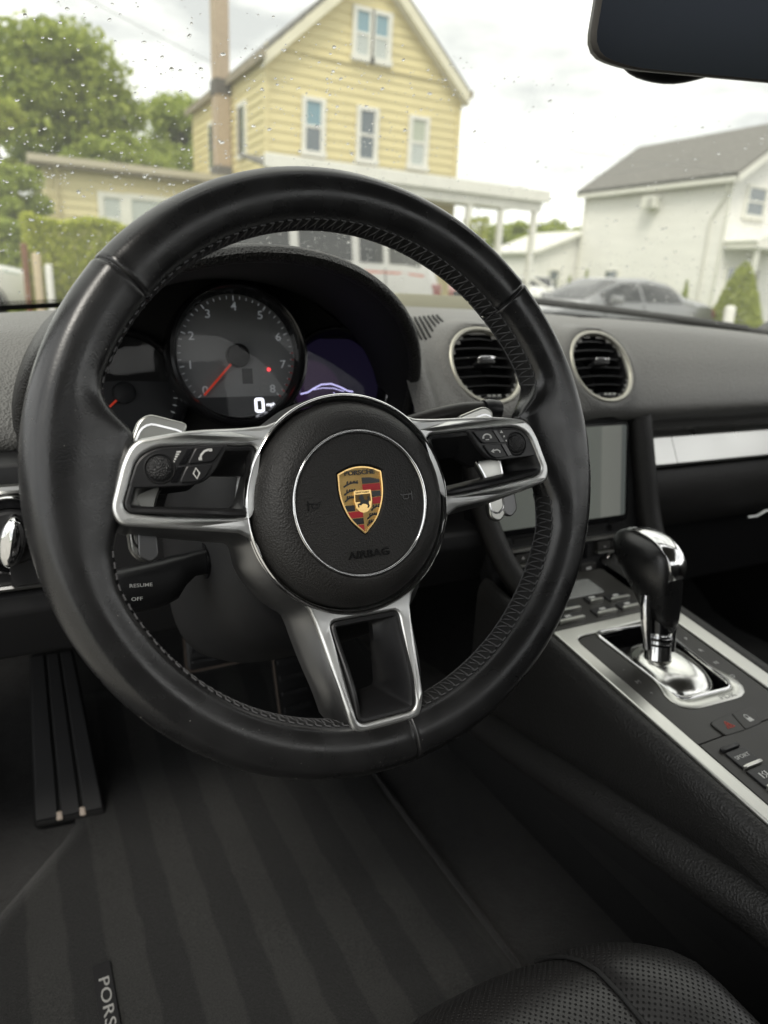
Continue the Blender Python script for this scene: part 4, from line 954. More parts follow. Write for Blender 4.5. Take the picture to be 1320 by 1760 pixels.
# unseen hard roof with window openings; front edge set back to shape the light
mb = MB(); mb.tube([screen_pt(u, 1.0)+Vector((0, -.01, .006)) for u in np.linspace(-.003, 1.003, 24)], .022, 12, flat=.8); mb.obj('header_rail', M['matte'], cabin, smooth=60)
mb = MB(); L = []
for t in np.linspace(0, 1, 9):
    y = .0-.73*t; zt_ = 1.262+.03*sin(pi*min(t*1.1, 1)); L.append([(.38+.62*s, y-.02*s*s, zt_-.05*s*s) for s in np.linspace(-1, 1, 11)])
mb.loft(L, False); rf = mb.obj('roof', mat('headliner', (.10, .10, .095), .9, bump=[('noise', 900, .3, .001)]), cabin, smooth=60)
so = rf.modifiers.new('thick', 'SOLIDIFY'); so.thickness = .03; so.offset = 1
for s, us in ((-1, -.003), (1, 1.003)):
    mb = MB(); mb.tube([screen_pt(us, v)+Vector((s*.02, -.02, 0)) for v in (0, .25, .5, .75, 1)], [.035, .032, .03, .03, .03], 10); mb.obj('windscreen_pillar', M['matte'], cabin, smooth=60)

def stripe_mat():
    m = bpy.data.materials.new('pile_sheen_stripes'); m.use_nodes = True; N, L = m.node_tree.nodes, m.node_tree.links; b = N['Principled BSDF']  # sheen of the brushed pile painted as dark and pale stripes
    b.inputs['Roughness'].default_value = .95; b.inputs['Sheen Weight'].default_value = .12
    tc = N.new('ShaderNodeTexCoord'); sp = N.new('ShaderNodeSeparateXYZ'); L.new(tc.outputs['Object'], sp.inputs[0])
    nz = N.new('ShaderNodeTexNoise'); nz.inputs['Scale'].default_value = 22; nz.inputs['Detail'].default_value = 3; L.new(tc.outputs['Object'], nz.inputs['Vector'])
    ad = N.new('ShaderNodeMath'); ad.operation = 'MULTIPLY_ADD'; ad.inputs[1].default_value = .012; L.new(nz.outputs['Fac'], ad.inputs[0]); L.new(sp.outputs['X'], ad.inputs[2])
    fr = N.new('ShaderNodeMath'); fr.operation = 'MULTIPLY'; fr.inputs[1].default_value = 2*pi/.0735; L.new(ad.outputs[0], fr.inputs[0])
    sn = N.new('ShaderNodeMath'); sn.operation = 'SINE'; L.new(fr.outputs[0], sn.inputs[0])
    mr = N.new('ShaderNodeMapRange'); mr.inputs['From Min'].default_value = -.18; mr.inputs['From Max'].default_value = .18; mr.interpolation_type = 'SMOOTHSTEP'; L.new(sn.outputs[0], mr.inputs['Value'])
    n2 = N.new('ShaderNodeTexNoise'); n2.inputs['Scale'].default_value = 9; L.new(tc.outputs['Object'], n2.inputs['Vector'])
    mx = N.new('ShaderNodeMixRGB'); mx.inputs['Color1'].default_value = (.0075, .008, .0082, 1); mx.inputs['Color2'].default_value = (.022, .0225, .0215, 1); L.new(mr.outputs['Result'], mx.inputs['Fac'])
    ml = N.new('ShaderNodeMixRGB'); ml.blend_type = 'MULTIPLY'; ml.inputs['Fac'].default_value = .5; L.new(mx.outputs['Color'], ml.inputs['Color1']); L.new(n2.outputs['Fac'], ml.inputs['Color2']); 
    n4 = N.new('ShaderNodeTexNoise'); n4.inputs['Scale'].default_value = 700; n4.inputs['Detail'].default_value = 2; L.new(tc.outputs['Object'], n4.inputs['Vector'])
    mr4 = N.new('ShaderNodeMapRange'); mr4.inputs['From Min'].default_value = .35; mr4.inputs['From Max'].default_value = .65; mr4.inputs['To Min'].default_value = .45; mr4.inputs['To Max'].default_value = 1.6; L.new(n4.outputs['Fac'], mr4.inputs['Value'])
    vs4 = N.new('ShaderNodeVectorMath'); vs4.operation = 'SCALE'; L.new(ml.outputs['Color'], vs4.inputs[0]); L.new(mr4.outputs['Result'], vs4.inputs['Scale']); L.new(vs4.outputs['Vector'], b.inputs['Base Color'])
    mp = N.new('ShaderNodeMapping'); mp.inputs['Scale'].default_value = (1600, 500, 1000); L.new(tc.outputs['Object'], mp.inputs['Vector'])
    n3 = N.new('ShaderNodeTexNoise'); n3.inputs['Scale'].default_value = 1; L.new(mp.outputs['Vector'], n3.inputs['Vector'])
    bp = N.new('ShaderNodeBump'); bp.inputs['Strength'].default_value = .9; bp.inputs['Distance'].default_value = .0015; L.new(n3.outputs['Fac'], bp.inputs['Height']); L.new(bp.outputs['Normal'], b.inputs['Normal'])
    return m
fm = thing('floor_mat', 'black striped carpet floor mat with a brand badge in the driver footwell', 'floor mat', loc=(0, .2, FZ+.012))
mb = MB(); cut = lambda y: float(np.interp(y, [-.4, .30, .43, .8], [-.275, -.272, -.165, -.150]))
xs = np.linspace(0, 1, 20)
rowsm = []
for y in np.linspace(-.55, .44, 40):
    rowsm.append([Vector((cut(y+.2)*(1-t)+.2275*t, y, floor_z(y+.2)-FZ+.0015*sin(y*11+t*5))) for t in xs])
mb.loft(rowsm, False); o = mb.obj('pile', stripe_mat(), fm, smooth=60); so = o.modifiers.new('thick', 'SOLIDIFY'); so.thickness = .008; so.offset = -1
mb = MB(); mb.tube([Vector((.2290, y, floor_z(y+.2)-FZ-.001)) for y in np.linspace(-.55, .44, 30)], .0042, 8); mb.obj('bound_edge', M['carpet'], fm, smooth=60)
bd = mb = MB(); mb.prism(mm(round_poly([(-8.5, 68), (8.5, 68), (8.5, -68), (-8.5, -68)], 2, 3)), .0, .0035, .0008); bdo = mb.obj('badge', M['matte'], fm, smooth=30, loc=(-.1610, -.052, .001))
link('badge_lettering', text_mesh('PORSCHE', .0140, .0004, 1.62, spacing=1.05), M['icon_dim'], bdo, loc=(0, -.0, .0038), rot=(0, 0, rad(-90)))

# footrest and pedals
fr_ = thing('foot_rest', 'black ribbed foot rest with two pale studs at its lower edge', 'foot rest', loc=(-.170, .50, FZ))
A = [(-.043, -.05, .012), (.043, -.06, .012), (.030, .125, .165), (-.027, .125, .168)]
def bil(u, v): 
    a = Vector(A[0]).lerp(Vector(A[1]), u); b = Vector(A[3]).lerp(Vector(A[2]), u); return a.lerp(b, v)
nrm = (Vector(A[1])-Vector(A[0])).cross(Vector(A[3])-Vector(A[0])).normalized()
def pslab(name, m, u0, u1, v0, v1, d0, d1, parent, bevel=.004):
    p = [bil(u0, v0), bil(u1, v0), bil(u1, v1), bil(u0, v1)]; mb = MB(); mb.loft([[q+nrm*d0 for q in p], [q+nrm*d1 for q in p]], True, True, True); return mb.obj(name, m, parent, bevel=bevel, seg=3)
pslab('plate', M['shadow'], 0, 1, 0, 1, -.014, .002, fr_, .006)
for u0, u1 in ((.03, .345), (.385, .655), (.695, .97)): pslab('rubber_rib', M['matte'], u0, u1, .03, .97, .0015, .0055, fr_, .0025)
M['stud'] = mat('pale_stud', (.55, .46, .38), .45)
for u in (.36, .68): pslab('stud', M['stud'], u-.045, u+.045, .012, .060, .002, .006, fr_, .002)
M['dark_metal'] = mat('dark_metal', (.16, .13, .11), .45, 1)
br = thing('brake_pedal', 'black rubber brake pedal with metal rim under the steering column', 'pedal', loc=(.045, .50, .460), rot=(rad(62), 0, rad(-3)))
mb = MB(); mb.prism(mm(round_poly([(-52, -34), (50, -30), (52, 34), (-50, 36)], 10, 4)), -.008, .0, .003); mb.obj('pad', M['plastic'], br, smooth=40)
mb = MB(); ribbon(mb, mm(round_poly([(-52, -34), (50, -30), (52, 34), (-50, 36)], 10, 4)), .003, -.004, .002, True); mb.obj('rim', M['dark_metal'], br, smooth=40)
for k in range(4):
    mb = MB(); mb.box(-.044, .042, -.024+k*.015, -.018+k*.015, -.001, .0035); mb.obj('rubber_rib', M['plastic'], br, bevel=.001)
for x, y in ((.044, .018), (.043, -.006)):
    mb = MB(); mb.lathe([(.0045, -.001), (.0045, .003), (.0001, .0038)], 16, (x, y)); mb.obj('stud', M['stud'], br, smooth=40)
mb = MB(); mb.tube([(.0, .02, -.006), (.01, .12, -.07), (.012, .22, -.10)], .009, 10); mb.obj('arm', M['matte'], br)
ac = thing('accelerator_pedal', 'long floor-hinged accelerator pedal with a silver edge', 'pedal', loc=(.155, .52, .395), rot=(rad(66), 0, rad(4)))
mb = MB(); mb.prism(mm(round_poly([(-30, -92), (26, -92), (32, 90), (-24, 90)], 8, 4)), -.010, .0, .003); mb.obj('pad', M['matte'], ac, smooth=40)
mb = MB(); mb.tube([(-.0305, -.088, .001), (-.0245, .088, .001)], .0016, 8); mb.obj('edge', M['dark_metal'], ac)
for k in range(7):
    mb = MB(); mb.box(-.022, .022, -.075+k*.024, -.066+k*.024, -.001, .003); mb.obj('rubber_rib', M['plastic'], ac, bevel=.001)

# driver's seat
def perf_mat():
    m = mat('perforated_leather', (.021, .020, .020), .42, bump=[('noise', 70, .15, .002), ('voronoi', 900, .12, .0004)])
    N, L = m.node_tree.nodes, m.node_tree.links; b = N['Principled BSDF']
    tc = N.new('ShaderNodeTexCoord'); mp = N.new('ShaderNodeMapping'); mp.inputs['Scale'].default_value = (300, 300, 0); mp.inputs['Rotation'].default_value = (0, 0, rad(45))
    L.new(tc.outputs['Object'], mp.inputs['Vector']); fr = N.new('ShaderNodeVectorMath'); fr.operation = 'FRACTION'; L.new(mp.outputs['Vector'], fr.inputs[0])
    ds = N.new('ShaderNodeVectorMath'); ds.operation = 'DISTANCE'; ds.inputs[1].default_value = (.5, .5, 0); L.new(fr.outputs['Vector'], ds.inputs[0])
    mr = N.new('ShaderNodeMapRange'); mr.inputs['From Min'].default_value = .16; mr.inputs['From Max'].default_value = .27; L.new(ds.outputs['Value'], mr.inputs['Value'])
    mx = N.new('ShaderNodeMixRGB'); mx.inputs['Color1'].default_value = (.002, .002, .002, 1); mx.inputs['Color2'].default_value = (.021, .020, .020, 1); L.new(mr.outputs['Result'], mx.inputs['Fac']); L.new(mx.outputs['Color'], b.inputs['Base Color'])
    bp = N.new('ShaderNodeBump'); bp.inputs['Strength'].default_value = .8; bp.inputs['Distance'].default_value = .0012; L.new(mr.outputs['Result'], bp.inputs['Height'])
    old = b.inputs['Normal'].links[0].from_socket; L.new(old, bp.inputs['Normal']); L.new(bp.outputs['Normal'], b.inputs['Normal'])
    mr3 = N.new('ShaderNodeMapRange'); mr3.inputs['To Min'].default_value = .9; mr3.inputs['To Max'].default_value = .33; L.new(mr.outputs['Result'], mr3.inputs['Value']); L.new(mr3.outputs['Result'], b.inputs['Roughness'])
    return m
M['perf'] = perf_mat()
seat = thing('driver_seat', 'black perforated leather driver seat cushion at the bottom edge of the picture', 'seat', loc=(0, -.292, .281))
def seat_z(x, y):
    """x across, y distance behind the front edge"""
    fx = .012*sstep(.05, .16, abs(x+.005)); roll_ = .055*(1-min(y/.07, 1))**2.0
    return .235 - roll_ + fx - .012*sstep(.05, .30, y)
def front(x): return .205 - .085*(abs(x-.06)/.2)**2.0
def cushion(name, x0, x1, m, extra=0.0):
    mb = MB(); L = []
    for x in np.linspace(x0, x1, 16):
        t = (x-x0)/(x1-x0); puff = .006*(sin(pi*t)**.6) if 0 < t < 1 else 0
        row = [(x, front(x)-.012, .10), (x, front(x)+.0, .14)]
        for y in [0, .004, .010, .018, .028, .04, .055, .075, .10, .14, .2, .3, .42]: row.append((x, front(x)-y+.006*puff, seat_z(x, y)+puff+extra))
        L.append([Vector(p) for p in row])
    mb.loft(L, False); return mb.obj(name, m, seat, smooth=70)
cushion('cushion_centre', -.125, .120, M['perf']); cushion('bolster', .122, .184, M['perf'], .002); cushion('bolster', -.212, -.127, M['perf'], .002)
mb = MB(); mb.tube([(.121, front(.121)-y+.001, seat_z(.121, y)+.0015) for y in (0, .004, .010, .018, .028, .04, .055, .075, .10, .14, .2, .3)], .0016, 8); mb.obj('piping', M['seam'], seat)
mb = MB(); mb.loft([[(.184, front(.184)-y, seat_z(.184, y)+.002), (.189, front(.184)-y, seat_z(.184, y)-.02), (.188, front(.184)-y, .05), (.177, front(.184)-y, .05)] for y in (0, .05, .12, .25, .42)], False); mb.obj('side_valance', M['side'], seat, smooth=50)
mb = MB(); mb.box(-.10, .10, .15, .235, .06, .13); mb.obj('seat_front_cover', M['matte'], seat, bevel=.012, seg=3)
mb = MB(); mb.box(-.19, .19, -.30, .15, .03, .11); mb.obj('seat_base', M['matte'], seat)
mb = MB(); mb.loft([[(x, -.26-.10*t-.02*cos(x*6), .24+.60*t) for t in np.linspace(0, 1, 8)] for x in np.linspace(-.22, .22, 8)], False); o = mb.obj('backrest', M['perf'], seat, smooth=60); so = o.modifiers.new('thick', 'SOLIDIFY'); so.thickness = .09

# ================================================================== MIRROR
mx_dir = Vector((.215, -.085, .003)).normalized(); mz_dir = Vector((-.38, -.90, -.16)).normalized(); my_dir = mz_dir.cross(mx_dir).normalized(); mz_dir = mx_dir.cross(my_dir)
MO = Vector((.345, .063, 1.155))
MMx = Matrix(((mx_dir.x, my_dir.x, mz_dir.x, MO.x), (mx_dir.y, my_dir.y, mz_dir.y, MO.y), (mx_dir.z, my_dir.z, mz_dir.z, MO.z), (0, 0, 0, 1)))
mir = thing('rear_view_mirror', 'frameless black interior rear-view mirror at the top right', 'mirror', mat=MMx)
mo = round_poly([(-113, 32), (113, 32), (116, -22), (75, -34), (-80, -32), (-114, -24)], [14, 14, 14, 40, 30, 16], 6)
nM = 80; l0 = resample(mm(mo), nM)
mb = MB(); mb.loft([Z(offset_in(l0, .0015 if False else 0), .0), Z(offset_in(l0, -.0), -.006), Z(scaled(l0, .97), -.016), Z(scaled(l0, .85), -.026), Z(scaled(l0, .5), -.032)], True, False, True); mb.obj('housing', M['mirror_case'] if 'mirror_case' in M else mat('grey_case', (.075, .07, .065), .45, bump=[('noise', 1200, .2, .0003)]), mir, smooth=50)
sgn = 1
mb = MB(); mb.loft([Z(l0, .0), Z(scaled(l0, .985), .0022), Z(scaled(l0, .962), .0026)], True); mb.obj('rim', bpy.data.materials['grey_case'], mir, smooth=60)
mb = MB(); mb.loft([Z(scaled(l0, .962), .0026), Z(scaled(l0, .5), .0027)], True, False, True); mb.obj('glass', mat('dimmed_mirror', (.022, .025, .032), .22, 1.0), mir, smooth=30)
mb = MB(); mb.tube(spline([(-.070, -.014, -.030), (-.052, -.022, -.038), (-.020, -.024, -.042), (.02, -.014, -.05)], 4), [.012]*13, 16, flat=.7); mb.obj('wiring_cover', M['plastic'], mir, smooth=60)
mb = MB(); mb.tube([(.0, .0, -.028), (.01, .03, -.07), (.015, .05, -.10)], [.012, .014, .020], 14); mb.obj('stem', M['plastic'], mir, smooth=60)
mb = MB(); mb.prism(mm(round_poly([(-8, -3), (8, -3), (8, 2), (-8, 2)], 2, 3)), -.010, .0); mb.obj('button', M['matte'], mir, loc=(.062, -.0335, -.002))

# ================================================================== WINDSCREEN, RAIN, WIPER
wsn = thing('windscreen', 'rain-spotted windscreen glass above the dashboard', 'windscreen', loc=(0, 0, 0))
mb = MB(); mb.loft([[screen_pt(u, v) for u in np.linspace(0, 1, 40)] for v in np.linspace(0, 1, 20)], False); mb.obj('glass', clear_glass('windscreen_glass', (.86, .868, .825), 1.45, film=.046), wsn, smooth=80)
def frit_mat():
    m = mat('ceramic_dots', (.006, .006, .006), .5); N, L = m.node_tree.nodes, m.node_tree.links; b = N['Principled BSDF']; out = N['Material Output']
    tc = N.new('ShaderNodeTexCoord'); mp = N.new('ShaderNodeMapping'); mp.inputs['Scale'].default_value = (330, 330, 330); mp.inputs['Rotation'].default_value = (0, 0, rad(45)); L.new(tc.outputs['UV'], mp.inputs['Vector'])
    fr = N.new('ShaderNodeVectorMath'); fr.operation = 'FRACTION'; L.new(mp.outputs['Vector'], fr.inputs[0]); ds = N.new('ShaderNodeVectorMath'); ds.operation = 'DISTANCE'; ds.inputs[1].default_value = (.5, .5, 0); L.new(fr.outputs['Vector'], ds.inputs[0])
    lt = N.new('ShaderNodeMath'); lt.operation = 'LESS_THAN'; lt.inputs[1].default_value = .40; L.new(ds.outputs['Value'], lt.inputs[0])
    t = N.new('ShaderNodeBsdfTransparent'); mx = N.new('ShaderNodeMixShader'); L.new(lt.outputs[0], mx.inputs[0]); L.new(t.outputs[0], mx.inputs[1]); L.new(b.outputs[0], mx.inputs[2]); L.new(mx.outputs[0], out.inputs['Surface'])
    return m
def band(name, v0, v1, m, off):
    us = np.linspace(0, 1, 60); mb = MB(); mb.loft([[screen_pt(u, v, off) for u in us] for v in (v0, v1)], False); o = mb.obj(name, m, wsn, smooth=80)
    uv = o.data.uv_layers.new(name='uv')
    for lp in o.data.loops:
        co = o.data.vertices[lp.vertex_index].co; uv.data[lp.index].uv = (co.x, (lp.vertex_index//60)*(v1-v0)*.72)
    return o
band('frit_dots', .006, .019, frit_mat(), -.0006); band('frit_band', -.012, .006, M['shadow'], -.0006)
M['water'] = mat('rain_water', (1, 1, 1), .0); _b = M['water'].node_tree.nodes['Principled BSDF']; _b.inputs['Transmission Weight'].default_value = 1; _b.inputs['IOR'].default_value = 1.33
mb = MB(); NRM = Vector((0, .47, .88)).normalized()
def drop(u, v, r, asp, rot, h):
    p = screen_pt(u, v, .0004); du = (screen_pt(u+.001, v, .0004)-p).normalized(); dv = (screen_pt(u, v+.001, .0004)-p).normalized(); nn = du.cross(dv).normalized()
    if nn.z < 0: nn = -nn
    c, s = cos(rot), sin(rot); e1 = du*c+dv*s; e2 = -du*s+dv*c; L = []
    wob = RNG.uniform(.85, 1.15, 8)
    for f, hh in ((1, 0), (.86, .55), (.5, .9)):
        L.append([p+e1*(r*f*wob[k]*cos(2*pi*k/8))+e2*(r*asp*f*wob[k]*sin(2*pi*k/8))+nn*(h*r*hh) for k in range(8)])
    mb.loft(L, True, True, True)
for _ in range(8200):
    u = RNG.uniform(.08, 1); v = RNG.uniform(.03, .72)
    dens = .42+.58*(.5+.5*sin(u*17+2*sin(v*13)))
    if u > .42 and v > .33: dens *= .45
    if RNG.random() > dens: continue
    r = float(np.clip(RNG.lognormal(-7.38, .55), .0003, .0023)); drop(u, v, r, RNG.uniform(1, 1.5), RNG.uniform(0, 3.14), RNG.uniform(.22, .46))
o = mb.obj('raindrops', M['water'], smooth=180); tag(o, 'raindrops scattered over the outside of the windscreen', 'raindrops', kind='stuff')
wip = thing('windscreen_wiper', 'black wiper arm lying along the base of the windscreen on the passenger side', 'wiper', loc=(0, 0, 0))
us = np.linspace(.60, .985, 14)
mb = MB(); mb.tube([screen_pt(u, .010+.016*(1-(u-.60)/.385), .014) for u in us], [.0075]*14, 10, flat=.8); mb.obj('arm', M['matte'], wip, smooth=50)
mb = MB(); mb.tube([screen_pt(u, .030+.014*(1-(u-.60)/.385), .007) for u in us[1:-1]], [.0038]*12, 8, flat=1.6); mb.obj('blade', mat('wiper_rubber', (.010, .010, .010), .5), wip, smooth=50)
bon = thing('car_bonnet', 'silver bonnet and black cowl of the car beyond the windscreen', 'bonnet', loc=(0, 0, 0))
mb = MB(); mb.loft([[Vector((X, Yc(X)+.02, zc_(X)-.012)), Vector((X, Yc(X)+.10, zc_(X)-.030))] for X in np.linspace(-.46, 1.24, 20)], False); mb.obj('cowl', M['matte'], bon, smooth=60)
mb = MB(); mb.loft([[Vector((.38+(X-.38)*(1-.06*t), Yc(X)+.10+(.95-.25*((X-.38)/.8)**2)*t, zc_(X)-.032-.19*t-.12*t*t)) for t in np.linspace(0, 1, 10)] for X in np.linspace(-.46, 1.24, 20)], False); mb.obj('panel', mat('car_paint', (.30, .31, .31), .3, .6, coat=1), bon, smooth=60)
# ================================================================== OUTSIDE
GZ = -.12
M['asphalt'] = mat('asphalt', (.050, .050, .052), .75, bump=[('noise', 60, .4, .01)], var=(1.5, .2))
M['concrete'] = mat('concrete', (.33, .32, .29), .85, bump=[('noise', 30, .3, .01)], var=(1.2, .12))
M['grass'] = mat('lawn', (.07, .12, .03), .95, bump=[('noise', 25, .8, .03)], var=(2.5, .35))
M['white'] = mat('white_paint', (.78, .77, .71), .55, bump=[('noise', 40, .15, .002)], var=(3, .05))
M['yellow'] = mat('yellow_siding', (.70, .61, .33), .55, bump=[('noise', (4, 60, 60), .15, .003)], var=((.8, 6, 6), .08))
M['tan'] = mat('tan_siding', (.70, .62, .37), .6, bump=[('noise', (4, 60, 60), .15, .003)], var=((.8, 6, 6), .08))
M['shingle'] = mat('grey_shingle', (.17, .165, .15), .9, bump=[('noise', 18, .6, .02)], var=(9, .25))
M['brown_roof'] = mat('brown_fascia', (.30, .26, .19), .8, var=(4, .2))
M['creamtrim'] = mat('cream_trim', (.74, .70, .54), .55, var=(3, .06))
M['brick'] = mat('pink_brick', (.47, .37, .27), .85, bump=[('noise', 30, .4, .01)], var=((14, 14, 30), .22))
M['pane'] = mat('window_glass', (.10, .13, .15), .06, spec=1.0, coat=1.0)
M['pane_blue'] = mat('window_glass_blue', (.16, .30, .36), .08, spec=1.0, coat=1.0)
M['blind'] = mat('drawn_blind', (.42, .46, .36), .4, spec=.8, coat=.6)
M['blind2'] = mat('pale_curtain', (.46, .50, .48), .4, spec=.8, coat=.6)
M['trunk'] = mat('bark', (.10, .075, .05), .95, bump=[('noise', (20, 20, 4), .8, .03)], var=(6, .3))

def ground(name, x0, x1, y0, y1, z, m, n=2):
    mb = MB(); mb.loft([[(x, y, z) for x in np.linspace(x0, x1, n)] for y in np.linspace(y0, y1, n)], False); o = mb.obj(name, m, smooth=0); o['kind'] = 'structure'; return o
ground('ground', -300, 300, -200, 500, GZ-.03, M['grass'])
ground('parking_lot', -40, 60, -20, 5.6, GZ-.010, M['concrete'])  # unseen ground, made pale so its bounce brightens the wheel rim
ground('road', -120, 120, 6.2, 14.6, GZ-.006, M['asphalt'])
def slab(name, x0, x1, y0, y1, z0, z1, m):
    mb = MB(); mb.box(x0, x1, y0, y1, z0, z1); o = mb.obj(name, m, bevel=.02); o['kind'] = 'structure'; return o
slab('pavement', -120, 120, 14.6, 16.2, GZ-.2, GZ+.12, M['concrete'])
slab('kerb', -120, 120, 5.6, 6.2, GZ-.2, GZ+.10, M['concrete'])
# street sign-free kerb markings: two worn parking lines
for x in (1.6, 4.4):
    ground('painted_line', x, x+.1, -4, 5.2, GZ-.004, mat('worn_white_line', (.55, .55, .52), .8, var=(6, .3)))

# ---------------------------------------------------------------- yellow house
hs = thing('yellow_house', 'tall yellow clapboard house with a white-trimmed front gable, porch and brick chimney', 'house', loc=(6.8, 20.4, GZ))
W, EV, APX = 6.2, 6.80, 9.52           # width, eave height, ridge height above ground
def board_mesh(L, h, t=.035):
    mb = MB(); mb.add([(0, 0, 0), (L, 0, 0), (L, -t, 0), (0, -t, 0), (0, 0, h+.01), (L, 0, h+.01), (L, -.006, h+.01), (0, -.006, h+.01)], [(0, 3, 2, 1), (4, 5, 6, 7), (0, 1, 5, 4), (3, 7, 6, 2), (0, 4, 7, 3), (1, 2, 6, 5)])
    return mb.mesh('board', 0)
EXP = .245
wall = MB(); wall.add([(0, 0, 0), (W, 0, 0), (W, 0, EV), (W/2, 0, APX), (0, 0, EV), (0, 8.2, 0), (W, 8.2, 0), (W, 8.2, EV), (W/2, 8.2, APX), (0, 8.2, EV)], [(0, 1, 2, 3, 4), (5, 9, 8, 7, 6), (0, 4, 9, 5), (1, 6, 7, 2)])
wl0 = wall.obj('wall', M['yellow'], hs, smooth=0)
cache = {}
def board(L, m, loc, rot=0, parent=None):
    k = (round(L, 3), m.name)
    if k not in cache: cache[k] = board_mesh(L, EXP); cache[k].materials.append(m)
    o = bpy.data.objects.new('siding_board', cache[k]); COL.objects.link(o); o.parent = parent; o.location = loc; o.rotation_euler = (0, 0, rot); return o
z = .3
while z < APX-.3:
    if z < EV-.05: board(W, M['yellow'], (0, -.002, z), 0, wl0)
    else:
        f = (APX-z-EXP*.4)/(APX-EV); L = W*f
        if L > .5: board(round(L, 2), M['yellow'], (W/2-L/2, -.002, z), 0, wl0)
    if z < EV-.1: board(8.2, M['yellow'], (-.002, 8.2, z), -pi/2, wl0)
    z += EXP
# belt under the gable, corner boards
mb = MB(); mb.box(-.02, W+.02, -.075, -.03, EV+.12, EV+.20); mb.obj('belt_board', M['yellow'], hs, bevel=.008)
for x in (-.05, W-.09):
    mb = MB(); mb.box(x, x+.14, -.062, .0, .25, EV-.02); mb.obj('corner_board', M['yellow'], hs)
# roof: two slopes with rakes
def roof_slope(s):
    mb = MB(); ov = .14; x_e = -ov if s < 0 else W+ov; zE = EV-(APX-EV)/(W/2)*ov
    p = [(W/2, -.30, APX+.06), (x_e, -.30, zE+.06), (x_e, 8.6, zE+.06), (W/2, 8.6, APX+.06)]
    mb.loft([[Vector(q) for q in p], [Vector(q)+Vector((0, 0, .09)) for q in p]], True, True, True); r = mb.obj('roof', M['shingle'], hs, smooth=0)
    mb = MB(); q = [(W/2, APX+.03), (x_e, zE+.03), (x_e, zE-.28), (W/2, APX-.30)]
    mb.loft([[Vector((x, -.33, zz)) for x, zz in q], [Vector((x, -.26, zz)) for x, zz in q]], True, True, True); mb.obj('rake_board', M['creamtrim'], r, smooth=0)
    mb = MB(); q = [(W/2, APX-.30), (x_e, zE-.28), (x_e, zE-.24), (W/2, APX-.26)]
    mb.loft([[Vector((x, -.26, zz)) for x, zz in q], [Vector((x, 0, zz)) for x, zz in q]], True, True, True); mb.obj('soffit', M['white'], r, smooth=0)
    mb = MB(); mb.box(min(x_e, x_e+.06*s), max(x_e, x_e+.06*s), -.42, 8.6, zE-.10, zE+.10); mb.obj('gutter', M['brown_roof'], r, smooth=0)
roof_slope(-1); roof_slope(1)
def window(parent, x0, x1, z0, z1, y=-.085, upper=None, lower=None, ft=.10, rot=None, sash=True):
    """frame, two sashes with panes"""
    wm = MB(); wm.box(x0, x1, y+.03, y+.06, z0, z1); 
    w = wm.obj('window', M['white'], parent, smooth=0)
    def rect(nm, a, b, c, d, e, f, m): mb = MB(); mb.box(a, b, e, f, c, d); return mb.obj(nm, m, w, smooth=0)
    rect('frame', x0-ft, x0, z0-ft, z1+ft, y-.045, y+.05, M['white']); rect('frame', x1, x1+ft, z0-ft, z1+ft, y-.045, y+.05, M['white'])
    rect('frame', x0, x1, z1, z1+ft, y-.043, y+.05, M['white']); rect('sill', x0-ft-.03, x1+ft+.03, z0-ft-.05, z0-.001, y-.08, y+.05, M['white'])
    zm = (z0+z1)/2
    if sash:
        rect('pane', x0, x1, zm, z1, y+.005, y+.02, upper or M['pane']); rect('pane', x0, x1, z0, zm, y+.012, y+.028, lower or M['pane'])
        rect('sash_rail', x0, x1, zm-.035, zm+.035, y-.012, y+.03, M['white'])
        for a in (x0, x1-.035): rect('sash_stile', a, a+.035, z0, z1, y-.010, y+.03, M['white'])
    else: rect('pane', x0, x1, z0, z1, y+.005, y+.02, upper or M['pane'])
    return w
Z0 = .12
window(hs, 1.12, 1.62, 4.50+Z0-.05, 5.70+Z0, upper=M['pane_blue'], lower=M['pane'])
window(hs, 2.80, 3.30, 4.50+Z0-.05, 5.70+Z0, lower=M['pane'])
window(hs, 4.52, 5.02, 4.52+Z0-.05, 5.70+Z0, upper=M['blind'], lower=M['blind2'])
window(hs, 2.58, 3.02, 7.05+Z0, 8.12+Z0, upper=M['pane_blue'], lower=M['blind2']); window(hs, 3.16, 3.60, 7.05+Z0, 8.12+Z0, upper=M['pane_blue'], lower=M['blind2'])
# side windows
for y in (2.0, 5.3):
    mb = MB(); mb.box(-.10, -.01, y-.42, y+.42, 4.45, 5.95); f = mb.obj('side_window', M['white'], hs, smooth=0); mb = MB(); mb.box(-.112, -.10, y-.30, y+.30, 4.58, 5.82); mb.obj('pane', M['pane'], f, smooth=0)
# ground floor windows and door under the porch
window(hs, 1.0, 1.9, 1.2, 2.6); window(hs, 4.2, 5.1, 1.2, 2.6)
mb = MB(); mb.box(2.6, 3.6, -.08, -.03, .55, 2.7); mb.obj('door', mat('brown_door', (.22, .12, .07), .5), hs, bevel=.01)
# chimney on the side wall
mb = MB(); mb.box(-.48, -.05, 3.2, 3.75, 3.6, 13.2); ch = mb.obj('chimney', M['brick'], hs, bevel=.01)
mb = MB(); mb.box(-.54, -.03, 3.14, 3.81, 3.6, 4.35); mb.obj('flashing', mat('lead_flashing', (.13, .125, .12), .6), ch)
mb = MB(); mb.box(-.52, -.02, 3.16, 3.79, 6.35, 6.75); mb.obj('strap', mat('dark_strap', (.10, .09, .08), .6), ch)
